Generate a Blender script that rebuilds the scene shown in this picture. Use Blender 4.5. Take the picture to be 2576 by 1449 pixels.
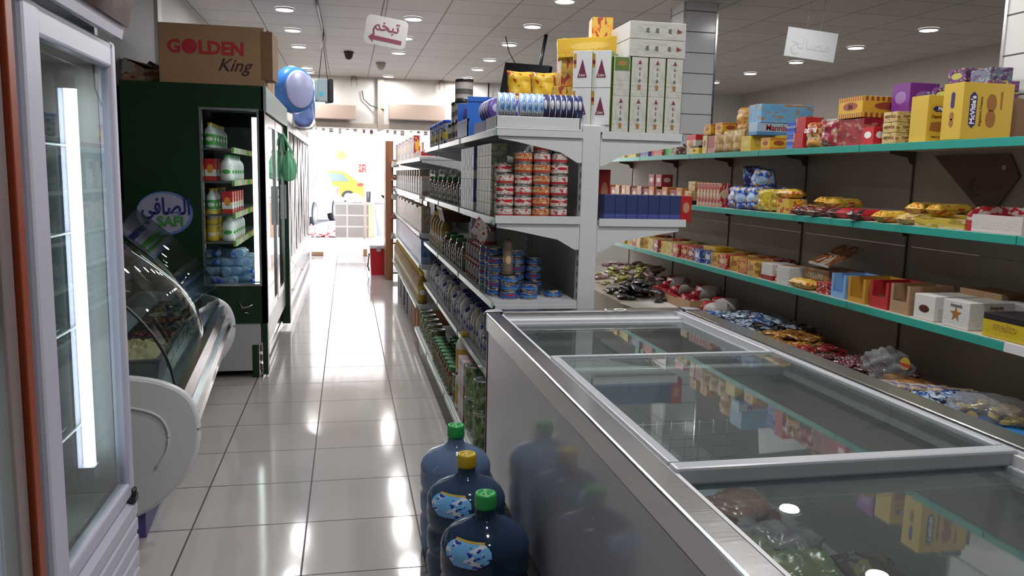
import bpy, bmesh, math, random
from mathutils import Matrix, Vector
R = math.radians
for _o in list(bpy.data.objects): bpy.data.objects.remove(_o)
SC = bpy.context.scene; COL = SC.collection

# ------------------------------------------------------------------ camera
def look_matrix(yaw, pitch, roll, pos):
    y, p, r = R(yaw), R(pitch), R(roll)
    fw = Vector((math.sin(y)*math.cos(p), math.cos(y)*math.cos(p), math.sin(p)))
    rt = Vector((math.cos(y), -math.sin(y), 0)); up = rt.cross(fw)
    rt2 = rt*math.cos(r) + up*math.sin(r); up2 = -rt*math.sin(r) + up*math.cos(r)
    m = Matrix((rt2, up2, -fw)).transposed().to_4x4(); m.translation = Vector(pos)
    return m
_cd = bpy.data.cameras.new('camera'); cam = bpy.data.objects.new('camera', _cd); COL.objects.link(cam)
_cd.sensor_width = 36; _cd.lens = 36*2000/2576; _cd.clip_start = .02; _cd.clip_end = 300
cam.matrix_world = look_matrix(11.8, -8.0, 1.35, (0, 0, 1.42)); SC.camera = cam

# ------------------------------------------------------------------ light and exposure
SC.view_settings.view_transform = 'Standard'; SC.view_settings.look = 'None'
SC.view_settings.gamma = 1; SC.view_settings.use_curve_mapping = False
SC.view_settings.exposure = 0.0
world = bpy.data.worlds.new('sky'); SC.world = world; world.use_nodes = True
_nt = world.node_tree; _bg = _nt.nodes['Background']
_sky = _nt.nodes.new('ShaderNodeTexSky'); _sky.sky_type = 'NISHITA'; _sky.sun_disc = False
_sky.sun_elevation = R(52); _sky.sun_rotation = R(200); _sky.dust_density = 4; _sky.altitude = 100
_nt.links.new(_sky.outputs[0], _bg.inputs[0]); _bg.inputs[1].default_value = 0.9
def sun():
    l = bpy.data.lights.new('sun', 'SUN'); l.energy = 7; l.angle = R(.6); l.color = (1, .96, .9)
    o = bpy.data.objects.new('sun', l); COL.objects.link(o)
    o.rotation_euler = (R(-24), 0, R(12))
sun()
CEIL = 2.97
LIGHTS = [(.66, 1.15), (.66, 2.32), (1.89, 1.15), (1.89, 2.32), (1.89, 3.5)] + [(-.58, y) for y in (8.24, 9.40, 10.58, 12.65, 13.2)] + \
         [(.66, y) for y in (3.5, 4.7, 5.88, 7.06, 8.31, 9.49, 10.66, 13.25)] + \
         [(1.89, y) for y in (7.06, 8.32, 9.53, 10.86, 11.87, 12.92, 13.3)] + \
         [(3.66, 4.64), (3.66, 5.80)] + [(5.68, y) for y in (7.2, 8.37, 9.61, 10.81, 11.98)]  # first five are added out of view to brighten surfaces facing the camera
LAMP_W = {-.58: 11, .66: 13, 1.89: 12, 3.66: 4, 5.68: 6}
def lamp_light(x, y, w):
    l = bpy.data.lights.new('downlight_beam', 'AREA'); l.shape = 'DISK'; l.size = .14; l.energy = w; l.color = (1, .985, .97)
    o = bpy.data.objects.new('downlight_beam', l); COL.objects.link(o); o.location = (x, y, CEIL-.03)

# ------------------------------------------------------------------ materials
MATS = {}
def mat(name, col=(.8,.8,.8), rough=.5, metal=0., emit=0., spec=.5, alpha=1., coat=0.):
    if name in MATS: return MATS[name]
    m = bpy.data.materials.new(name); m.use_nodes = True; MATS[name] = m
    b = m.node_tree.nodes['Principled BSDF']
    b.inputs['Base Color'].default_value = (*col, 1); b.inputs['Roughness'].default_value = rough
    b.inputs['Metallic'].default_value = metal; b.inputs['Specular IOR Level'].default_value = spec
    b.inputs['Coat Weight'].default_value = coat
    if emit:
        b.inputs['Emission Color'].default_value = (*col, 1); b.inputs['Emission Strength'].default_value = emit
    return m
class NT:
    def __init__(s, m): s.t = m.node_tree; s.n = s.t.nodes; s.l = s.t.links
    def put(s, i, v):
        if hasattr(v, 'is_output') : s.l.new(v, i)
        else: i.default_value = v
    def math(s, op, a, b=0., c=0.):
        n = s.n.new('ShaderNodeMath'); n.operation = op
        for i, v in zip(n.inputs, (a, b, c)): s.put(i, v)
        return n.outputs[0]
    def mix(s, f, a, b):
        n = s.n.new('ShaderNodeMix'); n.data_type = 'RGBA'
        s.put(n.inputs[0], f)
        for i, v in ((n.inputs[6], a), (n.inputs[7], b)): s.put(i, v if hasattr(v, 'is_output') else (*v[:3], 1))
        return n.outputs[2]
    def noise(s, vec, scale, detail=2., rough=.5, out=0):
        n = s.n.new('ShaderNodeTexNoise'); s.put(n.inputs['Scale'], scale); n.inputs['Detail'].default_value = detail
        n.inputs['Roughness'].default_value = rough
        if vec is not None: s.l.new(vec, n.inputs['Vector'])
        return n.outputs[out]
    def coord(s, which='Object'):
        return s.n.new('ShaderNodeTexCoord').outputs[which]
    def xyz(s, v):
        n = s.n.new('ShaderNodeSeparateXYZ'); s.l.new(v, n.inputs[0]); return n.outputs
    def comb(s, x, y, z):
        n = s.n.new('ShaderNodeCombineXYZ')
        for i, v in zip(n.inputs, (x, y, z)): s.put(i, v)
        return n.outputs[0]
    def bump(s, h, strength=.2, dist=.01):
        n = s.n.new('ShaderNodeBump'); n.inputs['Strength'].default_value = strength; n.inputs['Distance'].default_value = dist
        s.l.new(h, n.inputs['Height']); return n.outputs[0]
    def step(s, v, e): return s.math('GREATER_THAN', v, e)
    def band(s, v, lo, hi): return s.math('MULTIPLY', s.math('GREATER_THAN', v, lo), s.math('LESS_THAN', v, hi))
def lighter(c, k): return tuple(min(1, max(0, x*k)) for x in c)

def grid_mat(name, base, line, px, py, x0, y0, width, axes='xy', rough=.1, spec=.5, var=.06, wav=0., dirt=0.):
    if name in MATS: return MATS[name]
    m = mat(name, base, rough, spec=spec); g = NT(m); b = m.node_tree.nodes['Principled BSDF']
    o = g.xyz(g.coord()); ax = dict(x=o[0], y=o[1], z=o[2])
    def cell(v, p, o0):
        t = g.math('DIVIDE', g.math('SUBTRACT', v, o0), p)
        fr = g.math('FRACT', t); d = g.math('MINIMUM', fr, g.math('SUBTRACT', 1., fr))
        return g.math('FLOOR', t), g.math('MULTIPLY', d, p)
    fx, dx = cell(ax[axes[0]], px, x0); fy, dy = cell(ax[axes[1]], py, y0)
    ln = g.math('LESS_THAN', g.math('MINIMUM', dx, dy), width/2)
    wn = g.n.new('ShaderNodeTexWhiteNoise'); g.l.new(g.comb(fx, fy, 0.), wn.inputs['Vector'])
    tint = g.math('ADD', g.math('MULTIPLY', wn.outputs[0], var), 1-var/2)
    ns = g.noise(g.coord(), 1.7, 4.)
    tint2 = g.math('MULTIPLY', tint, g.math('ADD', g.math('MULTIPLY', ns, .10+dirt), .95-dirt/2))
    bc = g.mix(0., base, base)
    vm = g.n.new('ShaderNodeVectorMath'); vm.operation = 'SCALE'; g.l.new(bc, vm.inputs[0]); g.l.new(tint2, vm.inputs['Scale'])
    col = g.mix(ln, vm.outputs[0], line); g.l.new(col, b.inputs['Base Color'])
    g.put(b.inputs['Roughness'], g.math('ADD', g.math('MULTIPLY', ln, .5), g.math('ADD', rough, g.math('MULTIPLY', g.noise(g.coord(), 9., 3.), rough*.6))))
    h = g.math('SUBTRACT', g.math('MULTIPLY', g.noise(g.coord(), 5.), wav), g.math('MULTIPLY', ln, .3))
    g.l.new(g.bump(h, .25, .004), b.inputs['Normal'])
    return m
def noisy(name, col, rough=.6, var=.15, scale=6., metal=0., bump=0., stretch=None, spec=.5, rv=0.):
    if name in MATS: return MATS[name]
    m = mat(name, col, rough, metal, spec=spec); g = NT(m); b = m.node_tree.nodes['Principled BSDF']
    c = g.coord()
    if stretch:
        mp = g.n.new('ShaderNodeMapping'); mp.inputs['Scale'].default_value = stretch; g.l.new(c, mp.inputs[0]); c = mp.outputs[0]
    n = g.noise(c, scale, 5., .6)
    g.l.new(g.mix(n, lighter(col, 1-var), lighter(col, 1+var)), b.inputs['Base Color'])
    if rv: g.put(b.inputs['Roughness'], g.math('ADD', rough, g.math('MULTIPLY', g.math('SUBTRACT', n, .5), rv)))
    if bump: g.l.new(g.bump(n, bump, .01), b.inputs['Normal'])
    return m
def brushed(name, col, rough=.28, stretch=(2, 60, 60)):
    return noisy(name, col, rough, .10, 8., 1., .02, stretch, rv=.25)
def glass(name, tint=(1,1,1), rough=.0, ior=1.5, haze=0.):
    if name in MATS: return MATS[name]
    m = bpy.data.materials.new(name); m.use_nodes = True; MATS[name] = m
    t = m.node_tree; t.nodes.clear(); g = NT(m)
    out = t.nodes.new('ShaderNodeOutputMaterial'); tr = t.nodes.new('ShaderNodeBsdfTransparent'); gl = t.nodes.new('ShaderNodeBsdfGlossy')
    tr.inputs[0].default_value = (*tint, 1); gl.inputs['Roughness'].default_value = rough
    fr = t.nodes.new('ShaderNodeFresnel'); ge = t.nodes.new('ShaderNodeNewGeometry')
    g.put(fr.inputs[0], g.math('ADD', ior, g.math('MULTIPLY', ge.outputs['Backfacing'], 1/ior-ior)))   # a thin pane: same reflection on both faces
    mx = t.nodes.new('ShaderNodeMixShader'); t.links.new(fr.outputs[0], mx.inputs[0]); t.links.new(tr.outputs[0], mx.inputs[1]); t.links.new(gl.outputs[0], mx.inputs[2])
    last = mx.outputs[0]
    if haze:
        df = t.nodes.new('ShaderNodeBsdfDiffuse'); df.inputs[0].default_value = (.75, .8, .82, 1)
        m2 = t.nodes.new('ShaderNodeMixShader'); m2.inputs[0].default_value = haze
        t.links.new(last, m2.inputs[1]); t.links.new(df.outputs[0], m2.inputs[2]); last = m2.outputs[0]
    t.links.new(last, out.inputs[0]); return m
def film(name, tint, body, amount=.5, rough=.08):
    """coloured clear plastic: tinted see-through mixed with a glossy body"""
    if name in MATS: return MATS[name]
    m = bpy.data.materials.new(name); m.use_nodes = True; MATS[name] = m
    t = m.node_tree; g = NT(m); b = t.nodes['Principled BSDF']; out = t.nodes['Material Output']
    b.inputs['Base Color'].default_value = (*body, 1); b.inputs['Roughness'].default_value = rough
    tr = t.nodes.new('ShaderNodeBsdfTransparent'); tr.inputs[0].default_value = (*tint, 1)
    lw = t.nodes.new('ShaderNodeLayerWeight'); lw.inputs[0].default_value = .35
    mx = t.nodes.new('ShaderNodeMixShader')
    g.put(mx.inputs[0], g.math('MINIMUM', 1., g.math('ADD', amount, g.math('MULTIPLY', lw.outputs[1], .55))))
    t.links.new(tr.outputs[0], mx.inputs[1]); t.links.new(b.outputs[0], mx.inputs[2]); t.links.new(mx.outputs[0], out.inputs[0])
    return m
_pc = {}
def pm(base, c2, c3=None, mode='logo', seed=0, rough=.35):
    """printed packaging: base colour with a band, an emblem, stripes or blotchy artwork"""
    key = (base, c2, c3, mode, seed)
    if key in _pc: return _pc[key]
    c3 = c3 or lighter(base, .6)
    m = mat('printed_%d' % len(_pc), base, rough); _pc[key] = m
    g = NT(m); b = m.node_tree.nodes['Principled BSDF']
    gen = g.coord('Generated'); x, y, z = g.xyz(gen)
    col = g.mix(0., base, base)
    mp = g.n.new('ShaderNodeMapping'); mp.inputs['Location'].default_value = (seed*3.1, seed*1.7, seed*.9); g.l.new(gen, mp.inputs[0])
    nz = g.noise(mp.outputs[0], 3.2, 1.5)
    if 'art' in mode:
        col = g.mix(g.step(nz, .55), col, c3)
        col = g.mix(g.step(g.noise(mp.outputs[0], 5.5, 1.), .6), col, c2)
    if 'band' in mode: col = g.mix(g.band(z, .22, .52), col, c2)
    if 'top' in mode: col = g.mix(g.step(z, .72), col, c2)
    if 'foot' in mode: col = g.mix(g.math('LESS_THAN', z, .28), col, c2)
    if 'half' in mode: col = g.mix(g.step(g.math('ADD', x, g.math('MULTIPLY', y, -1.)), .1), col, c2)
    if 'stripe' in mode:
        s = g.math('FRACT', g.math('MULTIPLY', g.math('ADD', x, y), 11.))
        edge = g.math('MAXIMUM', g.step(z, .78), g.math('LESS_THAN', z, .22))
        col = g.mix(g.math('MULTIPLY', g.step(s, .5), edge), col, c2)
    if 'cols' in mode:
        s = g.math('FRACT', g.math('MULTIPLY', g.math('ADD', x, y), 5.)); col = g.mix(g.step(s, .55), col, c2)
    if 'logo' in mode:
        def ell(v, a=.30, bb=.2, zc=.55):
            p = g.math('DIVIDE', g.math('SUBTRACT', v, .5), a); q = g.math('DIVIDE', g.math('SUBTRACT', z, zc), bb)
            return g.math('ADD', g.math('MULTIPLY', p, p), g.math('MULTIPLY', q, q))
        e = g.math('MINIMUM', ell(x), ell(y)); col = g.mix(g.math('LESS_THAN', e, 1.), col, c3 if 'band' in mode or 'top' in mode or 'foot' in mode else c2)
    # small print: broken dark lines
    tz = g.math('FRACT', g.math('MULTIPLY', z, 9.))
    mp2 = g.n.new('ShaderNodeMapping'); mp2.inputs['Scale'].default_value = (1, 1, .4); g.l.new(gen, mp2.inputs[0])
    nn = g.noise(mp2.outputs[0], 26., 1.)
    ink = g.math('MULTIPLY', g.math('MULTIPLY', g.band(tz, .35, .62), g.step(nn, .53)), g.band(z, .1, .42))
    col = g.mix(g.math('MULTIPLY', ink, .55), col, lighter(c3, .45))
    g.l.new(col, b.inputs['Base Color'])
    return m

WHITE=(.78,.78,.76); CREAM=(.72,.62,.40); RED=(.55,.025,.03); DRED=(.25,.015,.02); BLUE=(.03,.10,.50); NAVY=(.02,.03,.13); LBLUE=(.22,.48,.80)
YEL=(.80,.50,.04); ORG=(.75,.27,.03); GRN=(.06,.35,.07); DGRN=(.01,.08,.03); PUR=(.20,.03,.26); BRN=(.20,.09,.04); DBRN=(.06,.025,.015); BLK=(.012,.012,.015)
KRAFT=(.33,.20,.11); TAN=(.55,.40,.24); PINK=(.65,.25,.30); SIL=(.6,.6,.62); TEALC=(.03,.36,.30); GREY=(.35,.35,.35)
M_steelw = noisy('white_painted_metal', (.62,.64,.66), .38, .05, 3.)
M_white = noisy('white_plastic', (.66,.67,.70), .3, .04, 3.)
M_lav = noisy('pale_painted_frame', (.46,.45,.56), .32, .05, 3.)
M_grey = mat('grey_plastic', (.35,.37,.40), .4)
M_blk = mat('black_plastic', BLK, .35)
M_alu = brushed('brushed_aluminium', (.62,.61,.62), .22)
M_steel = brushed('stainless_steel', (.55,.53,.54), .18, (60, 2, 60))
M_chrome = mat('polished_metal', (.8,.8,.82), .12, 1.)
M_glass = glass('clear_glass', (.93,.97,.95))
M_lid = glass('frosted_lid_glass', (.84,.88,.87), haze=.022)
M_lidf = noisy('grey_lid_frame', (.40,.42,.45), .3, .05, 4.)
M_glassd = glass('cool_door_glass', (.72,.80,.80), ior=1.45)
M_gc = glass('curved_display_glass', (.62,.67,.65), ior=1.95)
M_kraft = noisy('brown_cardboard', KRAFT, .75, .14, 5.)
M_kraftd = noisy('dark_cardboard', (.20,.11,.06), .75, .14, 5.)
M_rail = noisy('pale_price_rail', (.42,.56,.50), .22, .12, 9.)
M_teal = noisy('teal_price_rail', (.035,.30,.25), .22, .14, 5.)
M_tube = mat('fluorescent_tube', (1,1,1), .3, emit=6.)
M_tubeb = mat('cold_tube', (.93,.97,1), .3, emit=5.)
M_disc = mat('downlight_diffuser', (1,1,.98), .3, emit=14.)
M_green = noisy('dark_green_laminate', (.004,.028,.008), .30, .12, 2.)
M_liner = noisy('freezer_liner', (.33,.345,.37), .35, .06, 3.)
M_wire = mat('coated_wire', (.55,.57,.58), .35, .6)
M_paint = mat('chalk_white', (.8,.8,.8), .6)

# ------------------------------------------------------------------ mesh helpers
class B:
    def __init__(s): s.bm = bmesh.new()
    def box(s, x0, x1, y0, y1, z0, z1, mi=0, bev=0., M=None):
        r = bmesh.ops.create_cube(s.bm, size=1.)
        vs = r['verts']
        for v in vs: v.co = Vector(((x0+x1)/2 + v.co.x*(x1-x0), (y0+y1)/2 + v.co.y*(y1-y0), (z0+z1)/2 + v.co.z*(z1-z0)))
        fs = list({f for v in vs for f in v.link_faces})
        for f in fs: f.material_index = mi
        if bev:
            es = list({e for v in vs for e in v.link_edges})
            rr = bmesh.ops.bevel(s.bm, geom=es, offset=bev, segments=2, affect='EDGES', profile=.5)
            for f in rr['faces']: f.material_index = mi
            vs = list({v for f in rr['faces'] for v in f.verts} | {v for v in vs if v.is_valid})
        if M is not None: bmesh.ops.transform(s.bm, matrix=M, verts=[v for v in vs if v.is_valid])
        return s
    def face(s, pts, mi=0):
        f = s.bm.faces.new([s.bm.verts.new(p) for p in pts]); f.material_index = mi; return f
    def lathe(s, prof, n=20, c=(0,0,0), axis='z', mi=0, cap=True, a0=0, a1=360, smooth=True):
        rings = []; full = (a1-a0) == 360; m = n if full else n+1
        for r, z in prof:
            ring = []
            for i in range(m):
                a = R(a0 + (a1-a0)*i/n); p = (r*math.cos(a), r*math.sin(a), z)
                if axis == 'x': p = (p[2], p[0], p[1])
                if axis == 'y': p = (p[0], p[2], p[1])
                ring.append(s.bm.verts.new((p[0]+c[0], p[1]+c[1], p[2]+c[2])))
            rings.append(ring)
        for a, b in zip(rings, rings[1:]):
            for i in range(n):
                j = (i+1) % m
                f = s.bm.faces.new((a[i], a[j], b[j], b[i])); f.material_index = mi; f.smooth = smooth
        if cap and full:
            for ring, fl in ((rings[0], True), (rings[-1], False)):
                f = s.bm.faces.new(ring[::-1] if fl else ring); f.material_index = mi
        return s
    def cyl(s, p0, p1, r, n=10, r2=None, mi=0):
        p0, p1 = Vector(p0), Vector(p1); d = p1-p0; q = d.to_track_quat('Z', 'Y').to_matrix()
        ra, rb = [], []
        for i in range(n):
            a = 2*math.pi*i/n; u = q @ Vector((math.cos(a), math.sin(a), 0))
            ra.append(s.bm.verts.new(p0+u*r)); rb.append(s.bm.verts.new(p1+u*(r2 or r)))
        for i in range(n):
            f = s.bm.faces.new((ra[i], ra[(i+1) % n], rb[(i+1) % n], rb[i])); f.smooth = True; f.material_index = mi
        s.bm.faces.new(ra[::-1]).material_index = mi; s.bm.faces.new(rb).material_index = mi
        return s
    def tube(s, pts, r, n=8, mi=0):
        pts = [Vector(p) for p in pts]; rings = []
        for i, p in enumerate(pts):
            d = (pts[min(i+1, len(pts)-1)] - pts[max(i-1, 0)]).normalized(); q = d.to_track_quat('Z', 'Y').to_matrix()
            rings.append([s.bm.verts.new(p + q @ Vector((math.cos(2*math.pi*k/n)*r, math.sin(2*math.pi*k/n)*r, 0))) for k in range(n)])
        for a, b in zip(rings, rings[1:]):
            for k in range(n):
                f = s.bm.faces.new((a[k], a[(k+1) % n], b[(k+1) % n], b[k])); f.smooth = True; f.material_index = mi
        s.bm.faces.new(rings[0][::-1]); s.bm.faces.new(rings[-1])
        return s
    def prism(s, pts, lo, hi, plane='xz', mi=0, smooth=False):
        """pts: 2-D outline; extruded along the remaining axis from lo to hi"""
        def P(u, v, w): return {'xz': (u, w, v), 'yz': (w, u, v), 'xy': (u, v, w)}[plane]
        a = [s.bm.verts.new(P(u, v, lo)) for u, v in pts]; b = [s.bm.verts.new(P(u, v, hi)) for u, v in pts]
        n = len(pts)
        for i in range(n):
            f = s.bm.faces.new((a[i], a[(i+1) % n], b[(i+1) % n], b[i])); f.material_index = mi; f.smooth = smooth
        s.bm.faces.new(a[::-1]).material_index = mi; s.bm.faces.new(b).material_index = mi
        return s
    def strip(s, pts, th, lo, hi, plane='xz', mi=0):
        """a bent sheet of thickness th following an open outline"""
        P2 = [Vector(p) for p in pts]; off = []
        for i, p in enumerate(P2):
            d = (P2[min(i+1, len(P2)-1)] - P2[max(i-1, 0)]).normalized(); off.append((p.x - d.y*th, p.y + d.x*th))
        n = len(pts)
        def P(u, v, w): return {'xz': (u, w, v), 'yz': (w, u, v), 'xy': (u, v, w)}[plane]
        A = [[s.bm.verts.new(P(p[0], p[1], w)) for p in L] for L in ([tuple(p) for p in P2], off) for w in (lo, hi)]
        for i in range(n-1):
            for q in ((A[0], A[1]), (A[3], A[2])):
                f = s.bm.faces.new((q[0][i], q[0][i+1], q[1][i+1], q[1][i])); f.smooth = True; f.material_index = mi
            for q in ((A[2], A[0]), (A[1], A[3])):
                f = s.bm.faces.new((q[0][i], q[0][i+1], q[1][i+1], q[1][i])); f.material_index = mi
        for i in (0, n-1): s.bm.faces.new((A[0][i], A[1][i], A[3][i], A[2][i]))
        return s
    def mesh(s, name, mats, M=None):
        bmesh.ops.recalc_face_normals(s.bm, faces=s.bm.faces)
        me = bpy.data.meshes.new(name)
        if M is not None: bmesh.ops.transform(s.bm, matrix=M, verts=s.bm.verts)
        s.bm.to_mesh(me); s.bm.free()
        for m in (mats if isinstance(mats, (list, tuple)) else [mats]): me.materials.append(m)
        return me
def obj(name, b, mats=None, parent=None, loc=None, rot=None):
    me = b.mesh(name, mats) if isinstance(b, B) else b
    o = bpy.data.objects.new(name, me); COL.objects.link(o)
    if parent is not None: o.parent = parent
    if loc is not None: o.location = loc
    if rot is not None: o.rotation_euler = rot
    return o
def tag(o, label, cat, group=None, kind=None):
    o['label'] = label
    if cat: o['category'] = cat
    if group: o['group'] = group
    if kind: o['kind'] = kind
    return o
def thing(name, label, cat, loc=(0,0,0), rot=(0,0,0), group=None):
    o = bpy.data.objects.new(name, None); COL.objects.link(o); o.location = loc; o.rotation_euler = rot
    o.empty_display_size = .05
    return tag(o, label, cat, group)
def struct(name, b, m, label=None):
    o = obj(name, b, m); o['kind'] = 'structure'
    if label: o['label'] = label
    return o
_tx = {}
def text_mesh(body, size, ext=.0006, align='CENTER', shear=0., bold=0.):
    k = (body, size, ext, shear, bold)
    if k in _tx: return _tx[k]
    c = bpy.data.curves.new('lettering', 'FONT'); c.body = body; c.size = size; c.extrude = ext; c.align_x = align; c.align_y = 'CENTER'
    c.shear = shear; c.offset = bold; c.resolution_u = 3
    o = bpy.data.objects.new('lettering', c); COL.objects.link(o)
    me = bpy.data.meshes.new_from_object(o.evaluated_get(bpy.context.evaluated_depsgraph_get()))
    me.name = 'lettering'; me.materials.clear()
    bpy.data.objects.remove(o); bpy.data.curves.remove(c); _tx[k] = me
    return me
def text(name, body, size, m, parent=None, loc=(0,0,0), rot=(R(90),0,0), **k):
    me = text_mesh(body, size, **k).copy(); me.materials.append(m)
    return obj(name, me, None, parent, loc, rot)
FRONT = (R(90), 0, 0); FACE_L = (R(90), 0, R(-90)); FACE_R = (R(90), 0, R(90))
FONTM = {}
def ink(col): return mat('ink_%.2f_%.2f_%.2f' % col, col, .4)

# ------------------------------------------------------------------ products: built once, then copied
PK = {}
def proto(key, parts, name=None):
    """parts: list of (part name, mesh, [sub parts])"""
    PK[key] = (name or key, parts)
def place(key, loc, rz=0., label='', cat='', group=None, tilt=None, name=None):
    nm, parts = PK[key]; nm = name or nm
    rot = (*(tilt or (0, 0)), rz)
    if len(parts) == 1:
        o = obj(nm, parts[0][1], None, None, loc, rot); return tag(o, label, cat, group)
    r = thing(nm, label, cat, loc, rot, group)
    for p in parts:
        c = obj(p[0], p[1], None, r)
        for q in (p[2] if len(p) > 2 else []): obj(q[0], q[1], None, c)
    return r
def p_box(key, name, w, d, h, m, txt=None, bev=.002, extra=None):
    me = B().box(-w/2, w/2, -d/2, d/2, 0, h, bev=bev).mesh(name, m)
    parts = [('carton', me)]
    for t in (txt or []):
        body, size, col, z = t[:4]; k = t[4] if len(t) > 4 else {}
        for rot, off in ((FRONT, (0, -d/2-.0012, z)), ((R(90), 0, R(-90)), (-w/2-.0012, 0, z)), ((R(90), 0, R(90)), (w/2+.0012, 0, z))):
            if k.get('front') and rot != FRONT: continue
            me2 = text_mesh(body, size, **{q: v for q, v in k.items() if q != 'front'}).copy()
            from mathutils import Euler
            me2.transform(Matrix.Translation(off) @ Euler(rot).to_matrix().to_4x4()); me2.materials.append(ink(col)); parts.append(('lettering', me2))
    if extra: parts += extra
    proto(key, parts, name); PKD[key] = (w, d, h)
PKD = {}
def p_can(key, name, r, h, m, rim=None, lid=None, lidm=None):
    b = B().lathe([(r*.9, .002), (r*.97, .0), (r, .003), (r*.975, .006), (r*.975, h-.006), (r, h-.003), (r*.97, h), (r*.93, h-.003), (.001, h-.003)], 20)
    parts = [('tin', b.mesh('tin', m))]
    l = B().lathe([(r*.995, .008), (r*.995, h-.008)], 20, cap=False).mesh('label_band', rim or m)
    if rim: parts = [('tin', B().lathe([(r*.9, .002), (r*.97, .0), (r, .003), (r*.975, .006), (r*.975, h-.006), (r, h-.003), (r*.97, h), (r*.93, h-.003), (.001, h-.003)], 20).mesh('tin', rim)),
                     ('paper_label', B().lathe([(r*.985, .007), (r*.985, h-.007)], 20, cap=False).mesh('paper_label', m))]
    if lid: parts.append(('lid', B().lathe([(r*1.02, h-lid), (r*1.02, h), (r*.95, h+.002), (.001, h+.002)], 20).mesh('lid', lidm)))
    proto(key, parts, name); PKD[key] = (2*r, 2*r, h+(.002 if lid else 0))
def p_jar(key, name, r, h, body, cap, lab, capr=.85, caph=.18, neck=.8):
    ch = h*caph
    pb = B().lathe([(r*.85, 0), (r, .006), (r, h*neck-.02), (r*.9, h*neck), (r*capr*.93, h-ch), (r*capr*.93, h-ch*.3)], 18).mesh('jar_body', body)
    pc = B().lathe([(r*capr, h-ch), (r*capr*1.02, h-ch*.9), (r*capr*1.02, h-.003), (r*capr*.9, h), (.001, h)], 18).mesh('screw_cap', cap)
    pl = B().lathe([(r*1.01, h*.14), (r*1.01, h*neck*.8)], 18, cap=False).mesh('paper_label', lab)
    proto(key, [('jar_body', pb), ('screw_cap', pc), ('paper_label', pl)], name); PKD[key] = (2*r, 2*r, h)
def p_bottle(key, name, r, h, body, cap, lab, shoulder=.62, capr=.4):
    pb = B().lathe([(r*.85, 0), (r, .008), (r, h*shoulder), (r*.85, h*(shoulder+.1)), (r*capr*1.05, h*(shoulder+.22)), (r*capr, h*.93)], 18).mesh('bottle_body', body)
    pc = B().lathe([(r*capr*1.15, h*.9), (r*capr*1.18, h*.985), (r*capr, h), (.001, h)], 14).mesh('screw_cap', cap)
    pl = B().lathe([(r*1.012, h*.12), (r*1.012, h*shoulder*.88)], 18, cap=False).mesh('paper_label', lab)
    proto(key, [('bottle_body', pb), ('screw_cap', pc), ('paper_label', pl)], name); PKD[key] = (2*r, 2*r, h)
def pouch_mesh(name, w, l, t, m, seed=0, crimp=.06, n=12, wr=.15):
    """pillow pack lying flat: l along x, w along y, sealed at both ends"""
    rnd = random.Random(seed); b = B(); ph = [rnd.uniform(0, 6.28) for _ in range(6)]
    def hgt(u, v):
        e = max(0., 1-abs(u)**6); f = max(0., 1-abs(v)**2.6)
        z = t/2*(e*f)**.5
        z *= 1 + wr*math.sin(7*u+ph[0]+2*v)*math.sin(3*v+ph[1]) + wr*.6*math.sin(15*u*abs(u)+ph[2])
        return max(z, .0008)
    for sgn in (1, -1):
        V = []
        for i in range(n+1):
            u = -1+2*i/n; row = []
            for j in range(n+1):
                v = -1+2*j/n
                cu = 1-.05*(1-abs(v))*abs(u)
                z = hgt(u, v)*sgn
                pin = 1-.10*(1-abs(u)**4)*abs(v)
                row.append(b.bm.verts.new((u*l/2*cu, v*w/2*pin, z + t/2)))
            V.append(row)
        for i in range(n):
            for j in range(n):
                f = b.bm.faces.new((V[i][j], V[i+1][j], V[i+1][j+1], V[i][j+1])); f.smooth = True
    bmesh.ops.remove_doubles(b.bm, verts=b.bm.verts, dist=.0009)
    return b.mesh(name, m)
def p_pouch(key, name, w, l, t, m, seed=0, up=False, **k):
    me = pouch_mesh(name, w, l, t, m, seed, **k)
    if up: me.transform(Matrix(((0,1,0,0),(0,0,1,-t/2),(1,0,0,l/2),(0,0,0,1))))
    proto(key, [('wrapper', me)], name); PKD[key] = (w, t, l) if up else (l, w, t)
def p_roll(key, name, r, l, m, endm=None):
    prof = [(r*.5, -l/2-.018), (r*.25, -l/2-.004), (r*.97, -l/2), (r, -l/2+.004), (r, l/2-.004), (r*.97, l/2), (r*.25, l/2+.004), (r*.5, l/2+.018)]
    proto(key, [('wrapper', B().lathe(prof, 14, (0, 0, r), 'x').mesh(name, m))], name); PKD[key] = (l, 2*r, 2*r)
def p_tray(key, name, w, d, h, m, front=.35, th=.003, fill=None, inm=None):
    """open display carton: low cut front at -y"""
    b = B().box(-w/2, w/2, -d/2, d/2, 0, th).box(-w/2, w/2, d/2-th, d/2, th, h).box(-w/2, w/2, -d/2, -d/2+th, th, h*front)
    for s in (-1, 1):
        x = s*(w/2-th/2); b.prism([(-d/2+th, th), (d/2-th, th), (d/2-th, h), (-d/2+.25*d, h), (-d/2+th, h*front)], x-th/2, x+th/2, 'yz')
    proto(key, [('carton', b.mesh('carton', m))], name); PKD[key] = (w, d, h)
ORD = ['first','second','third','fourth','fifth','sixth','seventh','eighth','ninth','tenth','eleventh','twelfth','thirteenth','fourteenth','fifteenth','sixteenth','seventeenth','eighteenth','nineteenth','twentieth']
def ordn(i): return ORD[i] if i < 20 else '%dst' % (i+1) if (i+1) % 10 == 1 else '%dnd' % (i+1) if (i+1) % 10 == 2 else '%drd' % (i+1) if (i+1) % 10 == 3 else '%dth' % (i+1)
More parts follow.
